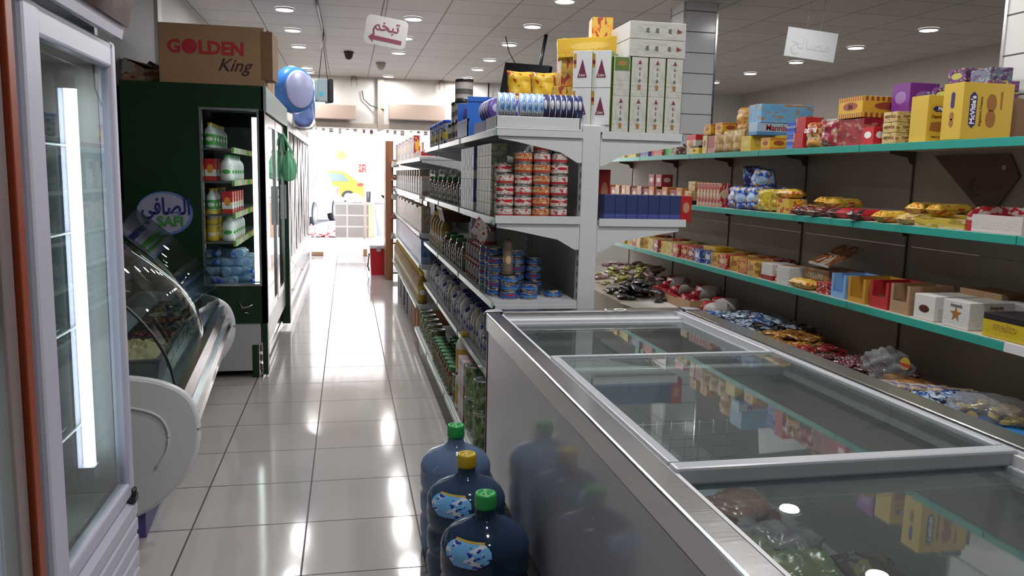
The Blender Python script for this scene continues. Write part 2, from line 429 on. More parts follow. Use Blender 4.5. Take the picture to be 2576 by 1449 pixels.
# ------------------------------------------------------------------ the setting
M_floor = grid_mat('floor_tiles', (.40,.375,.365), (.05,.038,.034), .4445, .4445, -.168, 3.185, .007, 'xy', .075, .64, .05, .35, .06)
M_ceil = grid_mat('ceiling_panels', (.50,.475,.445), (.22,.20,.19), .6, .59, -.26, 7.95, .012, 'xy', .5, .4, .08)
M_col = grid_mat('column_tiles', (.74,.76,.80), (.10,.10,.11), 9., .178, .1, .05, .008, 'xz', .16, .5, .03)
M_coly = grid_mat('column_tiles_side', (.74,.74,.72), (.10,.10,.11), 9., .178, .1, .05, .008, 'yz', .16, .5, .03)
M_wall = noisy('plaster_wall', (.56,.53,.50), .6, .06, 1.5)
M_fwall = noisy('front_wall_plaster', (.62,.60,.57), .6, .05, 1.)
struct('floor', B().box(-1.6, 7.1, -3, 14.05, -.1, 0), M_floor)
struct('ceiling', B().box(-1.6, 7.1, -3, 13.75, CEIL, CEIL+.1), M_ceil)
struct('wall_left', B().box(-1.65, -1.5, -3, 13.75, 0, CEIL), M_wall)
struct('wall_right', B().box(7.0, 7.15, -3, 13.75, 0, CEIL), noisy('dull_side_wall', (.42,.37,.33), .6, .06, 1.5))
struct('wall_back', B().box(-1.6, 7.1, -3.1, -3, 0, CEIL), M_wall)
fw = B().box(-1.6, -.62, 13.6, 13.75, 0, CEIL).box(1.45, 7.1, 13.6, 13.75, 0, CEIL).box(-.62, 1.45, 13.6, 13.75, 2.2, CEIL)
struct('wall_front', fw, M_fwall)
struct('trim_1', B().box(.50, .60, 13.5, 13.6, 2.12, CEIL).box(-.62, 1.45, 13.52, 13.6, 2.14, 2.22), noisy('beige_trim', (.42,.36,.30), .6))
struct('trim_2', B().box(-1.5, -1.44, 6.88, 7.02, 0, CEIL), noisy('pale_pilaster', (.66,.66,.64), .5))
M_pink = noisy('shutter_box_paint', (.52,.40,.34), .55, .06, 2.)
struct('trim_3', B().box(-.6, .15, 13.38, 13.55, 2.27, 2.50, bev=.01), M_pink)
struct('trim_4', B().box(.68, 1.60, 13.38, 13.55, 2.30, 2.55, bev=.01), M_pink)
def column(n, x0, x1, y0, y1):
    b = B().box(x0, x1, y0, y1, 0, CEIL)
    me = b.mesh('wall_column', [M_col, M_coly])
    for p in me.polygons:
        if abs(p.normal.x) > .5: p.material_index = 1
    o = obj('wall_column_%d' % n, me); o['kind'] = 'structure'
    c = B()
    for x in (x0, x1):
        for y in (y0, y1): c.box(x-.008, x+.008, y-.008, y+.008, 0, CEIL-.001)
    obj('corner_profile', c, M_alu, o)
column(1, 2.91, 3.22, 6.8, 7.1); column(2, 2.91, 3.22, 2.55, 3.19)

struct('trim_5', B().box(-1.5, -1.46, 2.7, 6.86, 0, CEIL), noisy('dark_grey_wall_panel', (.075,.072,.072), .6, .08, 2.))
# downlights
dl = [('rim', B().lathe([(.085, 0), (.092, .004), (.095, .018)], 24, cap=False).mesh('rim', M_white)),
      ('diffuser', B().lathe([(.001, .006), (.08, .006), (.082, .012)], 24, cap=False).mesh('diffuser', M_disc))]
proto('dl', dl, 'ceiling_downlight')
rown = {-.58: 'over the coolers', .66: 'over the jugs', 1.89: 'over the centre shelving',
        3.66: 'above the biscuit shelving', 5.68: 'over the far side room'}
cnt = {}
for x, y in LIGHTS:
    i = cnt.get(x, 0); cnt[x] = i+1
    place('dl', (x, y, CEIL-.019), 0, 'round lit downlight in ceiling, %s of the row %s' % (ordn(i), rown[x]), 'ceiling light', 'recessed ceiling downlights')
    lamp_light(x, y, LAMP_W[x])

# domes, sensor, cables, hanging appliances
for nm, x, y, r, m, lb in (('security_camera', .03, 10.85, .055, M_blk, 'small black dome camera under the ceiling above the aisle'),
                           ('smoke_detector', .48, 11.76, .06, noisy('beige_plastic', (.45,.38,.30), .5), 'small beige smoke detector near the entrance wall')):
    o = obj(nm, B().lathe([(.001, -.075), (r*.6, -.065), (r*.95, -.03), (r, 0), (r*1.15, 0), (r*1.15, .03)], 16), m, None, (x, y, CEIL-.03)); tag(o, lb, 'camera' if 'cam' in nm else 'smoke detector')
o = obj('ceiling_cable', B().tube([(-.27, 7.2, CEIL-.012), (-.262, 8, CEIL-.02), (-.255, 9, CEIL-.012), (-.25, 10.1, CEIL-.02)], .012), M_blk)
tag(o, 'thick dark cable clipped along the ceiling above the aisle', 'cable')
t = thing('hanging_speaker', 'black speaker box with pale side hanging over the aisle', 'speaker', (-.24, 9.2, 2.30), (0, 0, R(18)))
obj('cabinet', B().box(-.09, .02, -.07, .07, -.12, .12, bev=.012), mat('pale_teal_plastic', (.30,.40,.42), .4), t)
obj('front_grille', B().box(.02, .085, -.08, .08, -.13, .13, bev=.02), M_blk, t)
obj('brand_mark', B().box(-.07, -.03, -.0725, -.0705, -.06, -.02), mat('cyan_print', (.05,.45,.6), .4), t)
obj('suspension_wire', B().tube([(-.06, 0, .12), (-.02, 0, .45), (0, 0, .66)], .004).tube([(.04, 0, .12), (0, 0, .45), (0, 0, .66)], .004), M_blk, t)
t = thing('television', 'black flat television hung from the ceiling on a pole', 'tv', (1.96, 8.9, 2.49), (R(-6), R(8), R(-58)))
obj('screen_case', B().box(-.36, .36, -.03, .02, -.17, .17, bev=.01), mat('tv_black', (.002,.002,.003), .8, spec=.15), t)
obj('rear_housing', B().box(-.22, .22, .02, .07, -.12, .12, bev=.015), M_blk, t)
obj('ceiling_pole', B().cyl((.12, .06, 0), (.12, .06, .52), .02).box(.06, .18, .02, .10, -.08, .08), M_blk, t)
o = obj('television_cable', B().tube([(1.86, 8.95, 2.64), (1.78, 9.0, 2.8), (1.74, 9.0, 2.962)], .006), M_blk); tag(o, 'thin black cable rising from the television to the ceiling', 'cable')
o = obj('wall_cable', B().tube([(2.35, 13.55, 2.96), (2.34, 13.55, 2.6), (2.26, 13.55, 2.35), (2.2, 13.55, 2.2)], .012), M_blk); tag(o, 'black cable running down the white entrance wall', 'cable')
o = obj('wall_cable', B().tube([(.25, 13.57, 2.75), (.27, 13.57, 2.62), (.38, 13.57, 2.52), (.6, 13.49, 2.45)], .008), M_blk); tag(o, 'loose wire looping beside the beige post above the doorway', 'cable')
for i, x in enumerate((.12, 1.55)):
    o = obj('wall_bracket', B().box(-.05, .05, -.12, 0, -.02, 0).box(-.05, -.035, -.12, -.10, -.12, 0).box(.035, .05, -.12, -.10, -.12, 0), mat('tan_metal', (.4,.32,.26), .5), None, (x, 13.6, 2.93))
    tag(o, 'small tan metal bracket at the top of the entrance wall, %s' % ('above the cooler side' if i == 0 else 'above the shelving'), 'bracket')
# hanging signs
sg = thing('hanging_sign', 'white tilted sign with maroon lettering and an arrow', 'sign', (.235, 5.0, 2.26), (0, R(9), R(-6)))
M_maroon = mat('maroon_print', (.28,.06,.11), .5)
b = B(); w, h, r = .125, .085, .03; pts = []
for cx, cz, a0 in ((w-r, h-r, 0), (-w+r, h-r, 90), (-w+r, -h+r, 180), (w-r, -h+r, 270)):
    for k in range(6): a = R(a0+90*k/5); pts.append((cx+r*math.cos(a), cz+r*math.sin(a)))
obj('board', b.prism(pts, -.003, .003, 'xz'), mat('sign_board', (.62,.60,.60), .5), sg)
obj('arrow', B().prism([(-.10, -.045), (-.07, -.017), (-.073, -.032), (.10, -.036), (.10, -.058), (-.073, -.056), (-.068, -.072)], -.0045, -.0032, 'xz'), M_maroon, sg)
text('lettering', '\uFEE2\uFEA8\uFE92\uFE97', .085, M_maroon, sg, (0, -.0042, .03), bold=.001)
obj('suspension_wire', B().tube([(-.02, 0, .08), (-.02, 0, .70)], .0015), M_blk, sg)
sg = thing('hanging_sign', 'blank pale rectangular sign hanging from two threads', 'sign', (3.85, 6.3, 2.58), (0, R(6), R(-8)))
obj('board', B().box(-.22, .22, -.004, .004, -.12, .12, bev=.002), mat('blank_board', (.80,.82,.84), .4), sg)
text('lettering', '\uFEA2\uFEDF\uFE8E\uFEBC\uFEE3', .13, mat('faint_print', (.70,.72,.74), .5), sg, (0, -.0052, -.005))
for x in (-.06, .06): obj('suspension_thread', B().tube([(x, 0, -.0), (x*1.02, 0, .39)], .002), mat('thread_grey', (.3,.3,.3), .6), sg)

# ------------------------------------------------------------------ outside the door
M_asph = noisy('sunlit_paving', (.62,.60,.57), .8, .06, 2.)
struct('ground_street', B().box(-40, 40, 14.05, 62, -.14, -.02), M_asph, 'pale sunlit street and pavement outside the doorway')
struct('facade_opposite', B().box(-14, 16, 52, 53, 0, 14), noisy('white_facade', (.80,.79,.76), .8, .03, .5), 'white building across the street')
t = thing('garage_front', 'pale blue garage shutter front on the building across the street', 'garage', (1.75, 51.9, 0))
obj('shutter', B().box(-.45, 1.3, -.2, .0, 0, 2.0), noisy('pale_blue_shutter', (.36,.46,.60), .5), t)
obj('surround', B().box(-.85, -.45, -.25, 0, 0, 2.15).box(-.45, 1.3, -.25, 0, 2.0, 2.25), noisy('pale_surround', (.52,.60,.66), .6), t)
o = obj('wall_poster', B().box(-.24, .24, -.02, 0, -.26, .26), pm(DRED, WHITE, BRN, 'art', 3)); o.location = (.95, 51.64, 1.7); tag(o, 'small dark red poster beside the garage shutter', 'poster')
t = thing('arched_window', 'small amber arched window in the white building outside', 'window', (-.36, 51.98, 2.25))
pts = [(-.32, 0), (.32, 0)] + [(.32*math.cos(R(a)), .2+.32*math.sin(R(a))) for a in range(0, 181, 20)]
obj('pane', B().prism(pts, -.06, 0, 'xz'), mat('amber_pane', (.45,.30,.08), .4), t)
o = obj('street_post', B().cyl((0, 0, 0), (0, 0, 4.6), .13), noisy('tan_post', (.55,.42,.30), .7)); o.location = (-1.05, 44, -.02); tag(o, 'tan post standing in front of the white building', 'post')
o = obj('bollard', B().cyl((0, 0, 0), (0, 0, .62), .10), M_blk); o.location = (.93, 36, -.02); tag(o, 'short black bollard beside the yellow hatchback', 'bollard')
def car(name, label, loc, rz, paint, glassm, L=4.0):
    t = thing(name, label, 'car', loc, (0, 0, rz))
    body = [(-L/2, .35), (-L/2, .75), (-L/2+.1, .92), (-L/2+1.0, 1.0), (L/2-.25, 1.02), (L/2-.02, .85), (L/2, .35), (L/2-.4, .25), (-L/2+.3, .25)]
    obj('body', B().prism(body, -.84, .84, 'xz'), paint, t)
    cab = [(-L/2+.95, .98), (-L/2+1.55, 1.42), (-.1, 1.52), (L/2-.85, 1.46), (L/2-.22, .98)]
    obj('roof', B().prism(cab, -.70, .70, 'xz'), paint, t)
    win = [(-L/2+1.12, 1.01), (-L/2+1.62, 1.36), (-.1, 1.43), (L/2-.95, 1.38), (L/2-.62, 1.03)]
    obj('side_glass', B().prism(win, -.712, .712, 'xz'), glassm, t)
    obj('windscreen', B().box(-L/2+1.18, -L/2+1.5, -.6, .6, 1.05, 1.3), glassm, t)
    for x in (-L/2+.75, L/2-.7):
        for s in (-1, 1):
            w = obj('wheel', B().lathe([(.30, -.09), (.32, -.06), (.32, .06), (.30, .09)], 20, axis='y'), M_blk, t, (x, s*.78, .32))
            obj('hubcap', B().lathe([(.19, -.095), (.19, .095)], 16, axis='y'), M_alu, w)
    for s in (-1, 1):
        obj('tail_light', B().box(L/2-.08, L/2+.005, s*.62-.12, s*.62+.12, .72, .95, bev=.02).box(L/2-.30, L/2-.05, s*.845-.006, s*.845+.006, .82, .96), mat('tail_red', (.5,.03,.03), .3), t)
        obj('headlight', B().box(-L/2-.01, -L/2+.2, s*.62-.14, s*.62+.14, .58, .74, bev=.02), M_chrome, t)
    return t
G_car = mat('car_glass', (.12,.17,.18), .08)
car('yellow_hatchback', 'yellow hatchback parked across the street outside', (-1.25, 38, -.02), 0, mat('yellow_paint', (.75,.55,.02), .3, coat=.5), G_car)
car('white_car', 'white car parked nose forward left of the block planter', (-1.45, 23.5, -.02), R(78), mat('white_paint', (.75,.75,.74), .3, coat=.5), G_car, 3.8)
car('white_saloon', 'small white car beyond the doorway beside the garage', (3.6, 45, -.02), R(8), mat('white_paint2', (.7,.72,.72), .3), G_car, 4.2)
M_block = grid_mat('concrete_blocks', (.13,.125,.12), (.24,.23,.22), .40, .25, .0, .0, .03, 'xz', .8, .3, .15, dirt=.4)
t = thing('block_planter', 'rough grey block planter wall standing outside the doorway', 'planter', (0, 18, -.02))
obj('block_wall', B().box(-.26, .46, 0, .9, 0, .76, bev=.01), M_block, t)
obj('end_pier', B().box(.46, .58, -.02, .92, 0, .76, bev=.01), noisy('rusty_render', (.38,.24,.16), .8), t)
for i, (x, r) in enumerate(((-.17, .12), (.16, .18))):
    b = B(); bmesh.ops.create_icosphere(b.bm, subdivisions=3, radius=r)
    rnd = random.Random(i)
    for v in b.bm.verts: v.co.z = max(v.co.z, -r*.5)*.8; v.co += Vector((rnd.uniform(-1, 1), rnd.uniform(-1, 1), rnd.uniform(-1, 1)))*.012
    for f in b.bm.faces: f.smooth = True
    o = obj('white_sack', b, noisy('sack_white', (.72,.71,.70), .6), None, (x, 18.4, .74+r*.4)); tag(o, '%s white plastic sack lying on the block planter' % ('smaller' if i == 0 else 'larger'), 'sack')
o = obj('litter_heap', pouch_mesh('litter_heap', .5, .6, .25, pm(WHITE, RED, PINK, 'art', 5), 5, wr=.5)); o.location = (-.55, 18.2, -.02); tag(o, 'heap of white and red rubbish beside the block planter', 'rubbish')
t = thing('wheeled_bin', 'grey wheeled refuse bin standing outside beside the doorway', 'bin', (.88, 18.9, -.02))
obj('bin_body', B().prism([(-.2, 0), (.2, 0), (.26, .75), (-.26, .75)], -.25, .25, 'xz'), M_grey, t); obj('bin_lid', B().box(-.28, .28, -.28, .28, .75, .80, bev=.01), M_grey, t)
o = obj('steel_pole', B().cyl((0, 0, 0), (0, 0, 1.3), .018), mat('rusty_pole', (.25,.17,.13), .7)); o.location = (.37, 17.7, -.02); tag(o, 'thin rusty pole standing before the block planter', 'pole')
for i, (x, w, h) in enumerate(((-.50, .2, .07), (.30, .07, .12))):
    o = obj('door_stop', B().box(-w/2, w/2, -.05, .05, 0, h, bev=.006), noisy('brown_wood_block', (.36,.21,.12), .7)); o.location = (x, 13.9, 0)
    tag(o, ('long brown block lying on the entrance threshold' if i == 0 else 'short upright brown block on the entrance threshold'), 'door stop')
b = B()
for i in range(15): x = -.5+i*.13; b.box(x-.02-(i%3)*.012, x+.02, -.01, .0, 2.11-(i%4)*.02, 2.135)
o = obj('door_bunting', b.box(-.6, 1.45, -.012, -.002, 2.13, 2.14), pm(WHITE, BRN, DRED, 'art', 9)); o.location = (0, 13.70, 0); tag(o, 'row of little hanging tags across the top of the doorway', 'bunting')

# ------------------------------------------------------------------ near coolers on the left
FX = -.70
def slats(b, x, y0, y1, z0, z1, n, tilt=.012):
    for i in range(n):
        z = z0 + (z1-z0)*(i+.5)/n; h = (z1-z0)/n*.38
        b.prism([(x-.02, z-h), (x+.012, z-h-.006), (x+.012, z+h-.012), (x-.02, z+h)], y0, y1, 'xz')
    return b
t = thing('glass_door_cooler', 'tall white glass door cooler with lit tube and louvred base', 'cooler', (FX, 2.37, 0))
ya, yb = -.37, .37   # local extents
cab = B().box(-.62, -.60, ya, yb, .06, 1.98).box(-.62, -.05, ya, ya+.03, .06, 1.98).box(-.62, -.05, yb-.03, yb, .06, 1.98)
cab.box(-.62, -.05, ya, yb, .06, .36).box(-.62, -.05, ya, yb, 1.84, 1.98)
obj('cabinet', cab, noisy('cooler_inner_grey', (.30,.33,.34), .4, .05), t)
obj('plinth', B().box(-.58, -.08, ya+.03, yb-.03, 0, .06), M_blk, t)
dr = obj('door', B().box(-.045, 0, ya, ya+.11, .34, 1.80, bev=.012).box(-.045, 0, yb-.05, yb, .34, 1.80, bev=.012)
         .box(-.043, -.003, ya+.10, yb-.04, .342, .392, bev=.008).box(-.043, -.003, ya+.10, yb-.04, 1.72, 1.797, bev=.008), M_lav, t)
obj('pane', B().box(-.024, -.018, ya+.10, yb-.045, .385, 1.725), M_glassd, dr)
obj('gasket', B().box(-.05, -.044, ya+.02, yb-.02, .36, .40).box(-.05, -.044, ya+.02, yb-.02, 1.7, 1.78), M_blk, dr)
obj('louvre_grille', slats(B().box(-.05, -.03, ya+.02, yb-.02, .03, .33), -.005, ya+.01, yb-.01, .04, .335, 5).box(-.05, 0, ya, ya+.025, .02, .335).box(-.05, 0, yb-.02, yb, .02, .335), M_lav, t)
obj('lamp_tube', B().cyl((-.10, ya+.626, .485), (-.10, ya+.622, 1.645), .018, 14), M_tube, t)
obj('lamp_holder', B().box(-.13, -.08, ya+.60, ya+.65, .445, .485).box(-.13, -.08, ya+.60, ya+.65, 1.645, 1.68).box(-.135, -.127, ya+.60, ya+.65, .43, 1.7), M_lav, t)
for i, z in enumerate((.62, .93, 1.22, 1.48)):
    b = B()
    for k in range(14): x = -.56+k*.034; b.cyl((x, ya+.05, z), (x, yb-.05, z), .0025, 5)
    b.cyl((-.12, ya+.05, z), (-.12, yb-.05, z), .004, 5).cyl((-.57, ya+.05, z), (-.57, yb-.05, z), .004, 5)
    obj('wire_shelf', b, M_wire, t)
M_hpic = pm((.085,.014,.010), (.13,.045,.02), (.16,.09,.04), 'art', 4, .5); M_hpic.node_tree.nodes['Principled BSDF'].inputs['Specular IOR Level'].default_value = .25
hd = obj('header_canopy', B().prism([(-.60, 1.985), (-.05, 1.985), (.015, 1.805), (.03, 1.805), (.036, 1.835), (.07, 1.98), (.09, 2.10), (.05, 2.26), (-.6, 2.26)], ya-.02, yb-.04, 'xz'), M_lav, t)
obj('header_picture', B().strip([(.042, 1.842), (.0745, 1.98), (.0945, 2.10), (.056, 2.25)], -.006, ya, yb-.036), M_hpic, hd)
obj('hinge', B().cyl((.0, ya+.04, 1.79), (.0, ya+.04, 1.84), .012), M_blk, t)
obj('hinge', B().cyl((.0, yb-.03, .33), (.0, yb-.03, .37), .012).box(-.01, .012, yb-.05, yb-.01, .325, .345), M_blk, t)
# drinks inside
p_bottle('cola', 'drink_bottle', .033, .24, mat('dark_drink', (.09,.02,.015), .2), mat('red_cap', (.5,.03,.03), .4), pm(RED, WHITE, None, 'logo', 1))
p_bottle('fizz', 'drink_bottle', .033, .24, mat('green_drink', (.05,.20,.08), .2), mat('green_cap', (.05,.35,.1), .4), pm(GRN, WHITE, None, 'logo', 2))
k = 0
for zi, z in enumerate((.93, 1.22)):
    for i in range(5):
        place('cola' if zi else 'fizz', (FX-.48, 2.12+i*.115, z+.004), 0, '%s drink bottle in the white cooler, %s from the lit tube' % ('red labelled' if zi else 'green labelled', ordn(i)), 'bottle', 'drinks in the white glass door cooler'); k += 1
# orange cooler, nearest to the viewer
t = thing('orange_cooler', 'orange glass door cooler beside the white louvred cooler', 'cooler', (FX, 1.50, 0))
ya, yb = -.46, .43
M_or = noisy('orange_laminate', (.24,.036,.007), .35, .08, 3.)
obj('cabinet', B().box(-.62, -.60, ya, yb, .06, 2.05).box(-.62, -.04, ya, ya+.03, .06, 2.05).box(-.62, -.04, yb-.03, yb, .06, 2.05).box(-.62, -.04, ya, yb, .06, .25).box(-.62, -.04, ya, yb, 1.80, 2.05), M_lav, t)
obj('plinth', B().box(-.58, -.08, ya+.03, yb-.03, 0, .06), M_blk, t)
dr = obj('door', B().box(-.04, .0, ya, ya+.06, .2, 1.76, bev=.006).box(-.04, 0, yb-.12, yb-.055, .2, 1.76, bev=.006).box(-.038, -.002, ya+.055, yb-.115, .202, .26).box(-.038, -.002, ya+.055, yb-.115, 1.70, 1.758), noisy('grey_bronze_frame', (.20,.16,.16), .3), t)
obj('pane', B().box(-.022, -.016, ya+.055, yb-.115, .255, 1.705), M_glassd, dr)
obj('side_stile', B().box(-.04, .012, yb-.053, yb-.012, .06, 1.80, bev=.004), M_or, t)
obj('edge_strip', B().box(-.04, .004, yb-.012, yb, .06, 1.80), M_alu, t)
obj('header_panel', B().box(-.10, .03, ya, yb, 1.78, 2.30, bev=.01), M_or, t)
obj('lamp_tube', B().cyl((-.09, yb-.2, .35), (-.09, yb-.2, 1.05), .02, 12), M_tubeb, t)
for z in (.55, .88, 1.2, 1.5):
    b = B()
    for k in range(12): x = -.55+k*.038; b.cyl((x, ya+.05, z), (x, yb-.12, z), .003, 5)
    obj('wire_shelf', b, M_wire, t)
for i in range(4):
    place('fizz' if i % 2 else 'cola', (FX-.25, 1.28+i*.12, .884), 0, '%s drink bottle in the orange cooler, %s from its open end' % ('green' if i % 2 else 'dark red', ordn(i)), 'bottle', 'drinks in the orange cooler')
    place('cola' if i % 2 else 'fizz', (FX-.25, 1.28+i*.12, .554), 0, '%s drink bottle low in the orange cooler, %s along' % ('dark red' if i % 2 else 'green', ordn(i)), 'bottle', 'drinks in the orange cooler')

# ------------------------------------------------------------------ curved glass deli case
DA = R(4.0); DO = (-.567, 3.12, 0); DL = 2.12
t = thing('deli_display_case', 'white refrigerated display case with large curved glass front', 'display case', DO, (0, 0, DA))
M_purple = mat('violet_base', (.10,.09,.30), .4)
def smooth(pts, n=4):
    P = [Vector(p) for p in pts]; out = []
    for i in range(len(P)-1):
        a, b, c, d = P[max(i-1, 0)], P[i], P[i+1], P[min(i+2, len(P)-1)]
        for k in range(n):
            u = k/n; q = .5*((2*b)+(c-a)*u+(2*a-5*b+4*c-d)*u*u+(3*b-a-3*c+d)*u**3); out.append((q.x, q.y))
    return out+[tuple(P[-1])]
endp = [(-.92, .10), (-.26, .10), (-.17, .145), (-.08, .225), (-.03, .30), (-.006, .37), (0, .44), (-.008, .50), (-.035, .56), (-.085, .60), (-.16, .628), (-.28, .645), (-.5, .65), (-.92, .65)]
endp = [endp[0]]+smooth(endp[1:])
def end_panel(y0, y1, nm):
    o = obj(nm, B().prism(endp, y0, y1, 'xz', smooth=False), M_white, t)
    rim = B().tube([(x, (y0+y1)/2, z) for x, z in endp[1:]], .014, 8); obj('rolled_rim', rim, M_white, o)
    ins = [(x*.78-.10 if x > -.9 else x, .38+(z-.38)*.62) for x, z in endp]
    s = -1 if y0 < 1 else 1
    yy = y0-.002 if s < 0 else y1+.002
    obj('moulded_ridge', B().tube([(x, yy, z) for x, z in ins[10:44]], .005, 6), M_white, o)
end_panel(-.02, .02, 'end_panel'); end_panel(DL-.02, DL+.02, 'end_panel')
obj('base', B().box(-.90, -.20, .03, DL-.03, 0, .12), M_purple, t)
obj('lower_body', B().prism([(-.90, .12), (-.24, .12), (-.10, .26), (-.05, .36), (-.05, .52), (-.9, .52)], .02, DL-.02, 'xz'), M_white, t)
obj('bumper_rail', B().prism([(-.06, .50), (-.015, .485), (-.005, .455), (-.02, .43), (-.06, .42)], .02, DL-.02, 'xz').prism([(-.075, .585), (-.045, .58), (-.03, .53), (-.06, .51), (-.09, .52)], .02, DL-.02, 'xz'), M_steel, t)
obj('kick_panel', B().prism([(-.022, .425), (-.018, .38), (-.07, .25), (-.085, .255), (-.045, .38), (-.045, .425)], .02, DL-.02, 'xz'), mat('bright_white_panel', (.85,.85,.85), .15, coat=.5), t)
gp = [(-.075, .56), (-.085, .65), (-.115, .74), (-.175, .84), (-.255, .93), (-.36, 1.03), (-.48, 1.13), (-.61, 1.22), (-.74, 1.285), (-.88, 1.32)]
gp = smooth(gp, 3)
obj('curved_front_glass', B().strip(gp, .006, .02, DL-.02), M_gc, t)
obj('glass_seal', B().tube([(x, .018, z) for x, z in gp], .006, 6), M_blk, t)
obj('glass_end_pane', B().prism([(x, z) for x, z in gp]+[(-.88, .66)], .004, .009, 'xz'), M_glass, t)
obj('glass_end_pane', B().prism([(x, z) for x, z in gp]+[(-.88, .66)], DL-.009, DL-.004, 'xz'), M_glass, t)
obj('display_deck', B().box(-.86, -.08, .025, DL-.025, .56, .575), noisy('pale_blue_steel', (.50,.58,.64), .25, .05, 3.), t)
obj('step_shelf', B().box(-.86, -.42, .05, DL-.05, .76, .775), M_steel, t)
obj('glass_shelf', B().box(-.84, -.40, .05, DL-.05, 1.03, 1.038), M_glass, t)
obj('rear_wall', B().box(-.90, -.875, .02, DL-.02, .55, 1.33), M_steel, t)
obj('top_ledge', B().box(-.95, -.70, .02, DL-.02, 1.325, 1.345, bev=.004), M_steel, t)
obj('lamp_tube', B().cyl((-.83, .2, 1.29), (-.83, DL-.2, 1.29), .012, 10), mat('warm_case_tube', (1,.97,.9), .3, emit=4.5), t)
DM = Matrix.Translation(DO) @ Matrix.Rotation(DA, 4, 'Z')
def dpos(x, y, z): v = DM @ Vector((x, y, z)); return (v.x, v.y, v.z)
# tub of cheese, steel trays
c = thing('cheese_tub', 'grey rectangular tub heaped with crumbled pale cheese in display case', 'tub', dpos(-.27, .20, .577), (0, 0, DA))
obj('tub', B().prism([(-.15, 0), (.12, 0), (.135, .11), (-.165, .11)], -.12, .12, 'xz').box(-.17, .14, -.125, .125, .108, .116), mat('grey_tub', (.16,.16,.18), .35), c)
b = B(); bmesh.ops.create_grid(b.bm, x_segments=18, y_segments=14, size=1)
rnd = random.Random(3)
for v in b.bm.verts: e = (1-v.co.x**4)*(1-v.co.y**4); v.co = Vector((v.co.x*.14-.015, v.co.y*.11, .112+e*(.045+rnd.uniform(-.014, .018))))
o = obj('crumbled_cheese', b, noisy('pale_cheese', (.70,.58,.36), .6, .15, 20.), c)
foods = [('olives', (.10,.12,.03)), ('pickles', (.35,.30,.06)), ('beetroot', (.22,.02,.04)), ('black olives', (.02,.015,.02)), ('peppers', (.5,.10,.03)), ('cheese cubes', (.65,.56,.38)), ('green pickles', (.16,.2,.04)), ('stuffed olives', (.25,.18,.05))]
for i, (nm, colr) in enumerate(foods):
    y = .52+.185*i
    c = thing('steel_food_tray', 'steel tray of %s in the curved glass display case' % nm, 'food tray', dpos(-.28, y, .577), (0, 0, DA), 'trays in the display case')
    obj('tray', B().box(-.12, .12, -.083, .083, 0, .008).box(-.12, -.113, -.083, .083, 0, .06).box(.113, .12, -.083, .083, 0, .06).box(-.12, .12, -.083, -.076, 0, .06).box(-.12, .12, .076, .083, 0, .06), M_steel, c)
    b = B(); rnd = random.Random(i)
    for k in range(34):
        bmesh.ops.create_icosphere(b.bm, subdivisions=1, radius=.014, matrix=Matrix.Translation((rnd.uniform(-.10, .10), rnd.uniform(-.065, .065), .035+rnd.uniform(-.01, .02))))
    f = obj('food', b, noisy('food_%d' % i, colr, .3, .2, 12.), c); f['kind'] = 'stuff'
    if i < 6:
        c = obj('upper_food_tub', B().box(-.08, .08, -.07, .07, 0, .07, bev=.006), pm((WHITE, CREAM, GREY)[i % 3], (.3, .3, .28), None, 'band', i), None, dpos(-.62, .3+.3*i, .777), (0, 0, DA)); tag(c, '%s plastic food tub on the raised step inside the display case, %s along' % (('white', 'cream', 'grey')[i % 3], ordn(i)), 'tub', 'tubs on the display case step')

# ------------------------------------------------------------------ green fridge
GX = -.54; GY0, GY1 = 5.6, 7.5; GZ = 1.97
t = thing('green_display_fridge', 'dark green upright fridge with an oval emblem on its side', 'fridge', (0, 0, 0))
wx0, wx1, wz0, wz1 = -.945, -.57, .64, 1.82
side = B().box(-1.42, wx0, GY0, GY0+.05, .38, GZ).box(wx1, GX, GY0, GY0+.05, .38, GZ).box(wx0, wx1, GY0, GY0+.05, .38, wz0).box(wx0, wx1, GY0, GY0+.05, wz1, GZ)
side.box(-1.42, -.9, GY0, GY0+.05, .05, .38).box(-.64, -.60, GY0, GY0+.10, .0, .23)
obj('side_panel', side, M_green, t)
obj('lower_side_cover', B().box(-.90, -.585, GY0+.005, GY0+.045, .225, .385).box(-.90, -.645, GY0+.005, GY0+.045, .05, .225), noisy('grey_white_cover', (.40,.42,.44), .4, .04), t)
wf = obj('side_window_frame', B().box(wx0, wx0+.014, GY0-.006, GY0+.05, wz0, wz1).box(wx1-.014, wx1, GY0-.006, GY0+.05, wz0, wz1).box(wx0+.014, wx1-.014, GY0-.005, GY0+.05, wz0, wz0+.014).box(wx0+.014, wx1-.014, GY0-.005, GY0+.05, wz1-.014, wz1), M_alu, t)
obj('side_window_pane', B().box(wx0+.014, wx1-.014, GY0+.02, GY0+.025, wz0+.014, wz1-.014), M_glass, wf)
obj('back_panel', B().box(-1.42, -1.38, GY0+.05, GY1, .05, GZ), mat('fridge_inner_back', (.10,.12,.14), .5), t)
obj('far_side_panel', B().box(-1.42, GX, GY1-.05, GY1, .05, GZ), M_green, t)
obj('roof_panel', B().box(-1.42, GX, GY0+.05, GY1-.05, GZ-.10, GZ), M_green, t)
obj('bottom_deck', B().box(-1.38, GX-.03, GY0+.05, GY1-.05, .36, .62), mat('deck_dark', (.05,.07,.09), .4), t)
obj('front_header', B().box(GX-.02, GX+.02, GY0, GY1, GZ-.16, GZ, bev=.006), noisy('grey_green_header', (.20,.26,.25), .35), t)
obj('corner_upright', B().box(GX-.035, GX, GY0, GY0+.09, .02, GZ-.16), M_green, t)
obj('corner_upright', B().box(GX-.04, GX+.03, GY1-.14, GY1, .05, GZ-.16, bev=.004), M_green, t)
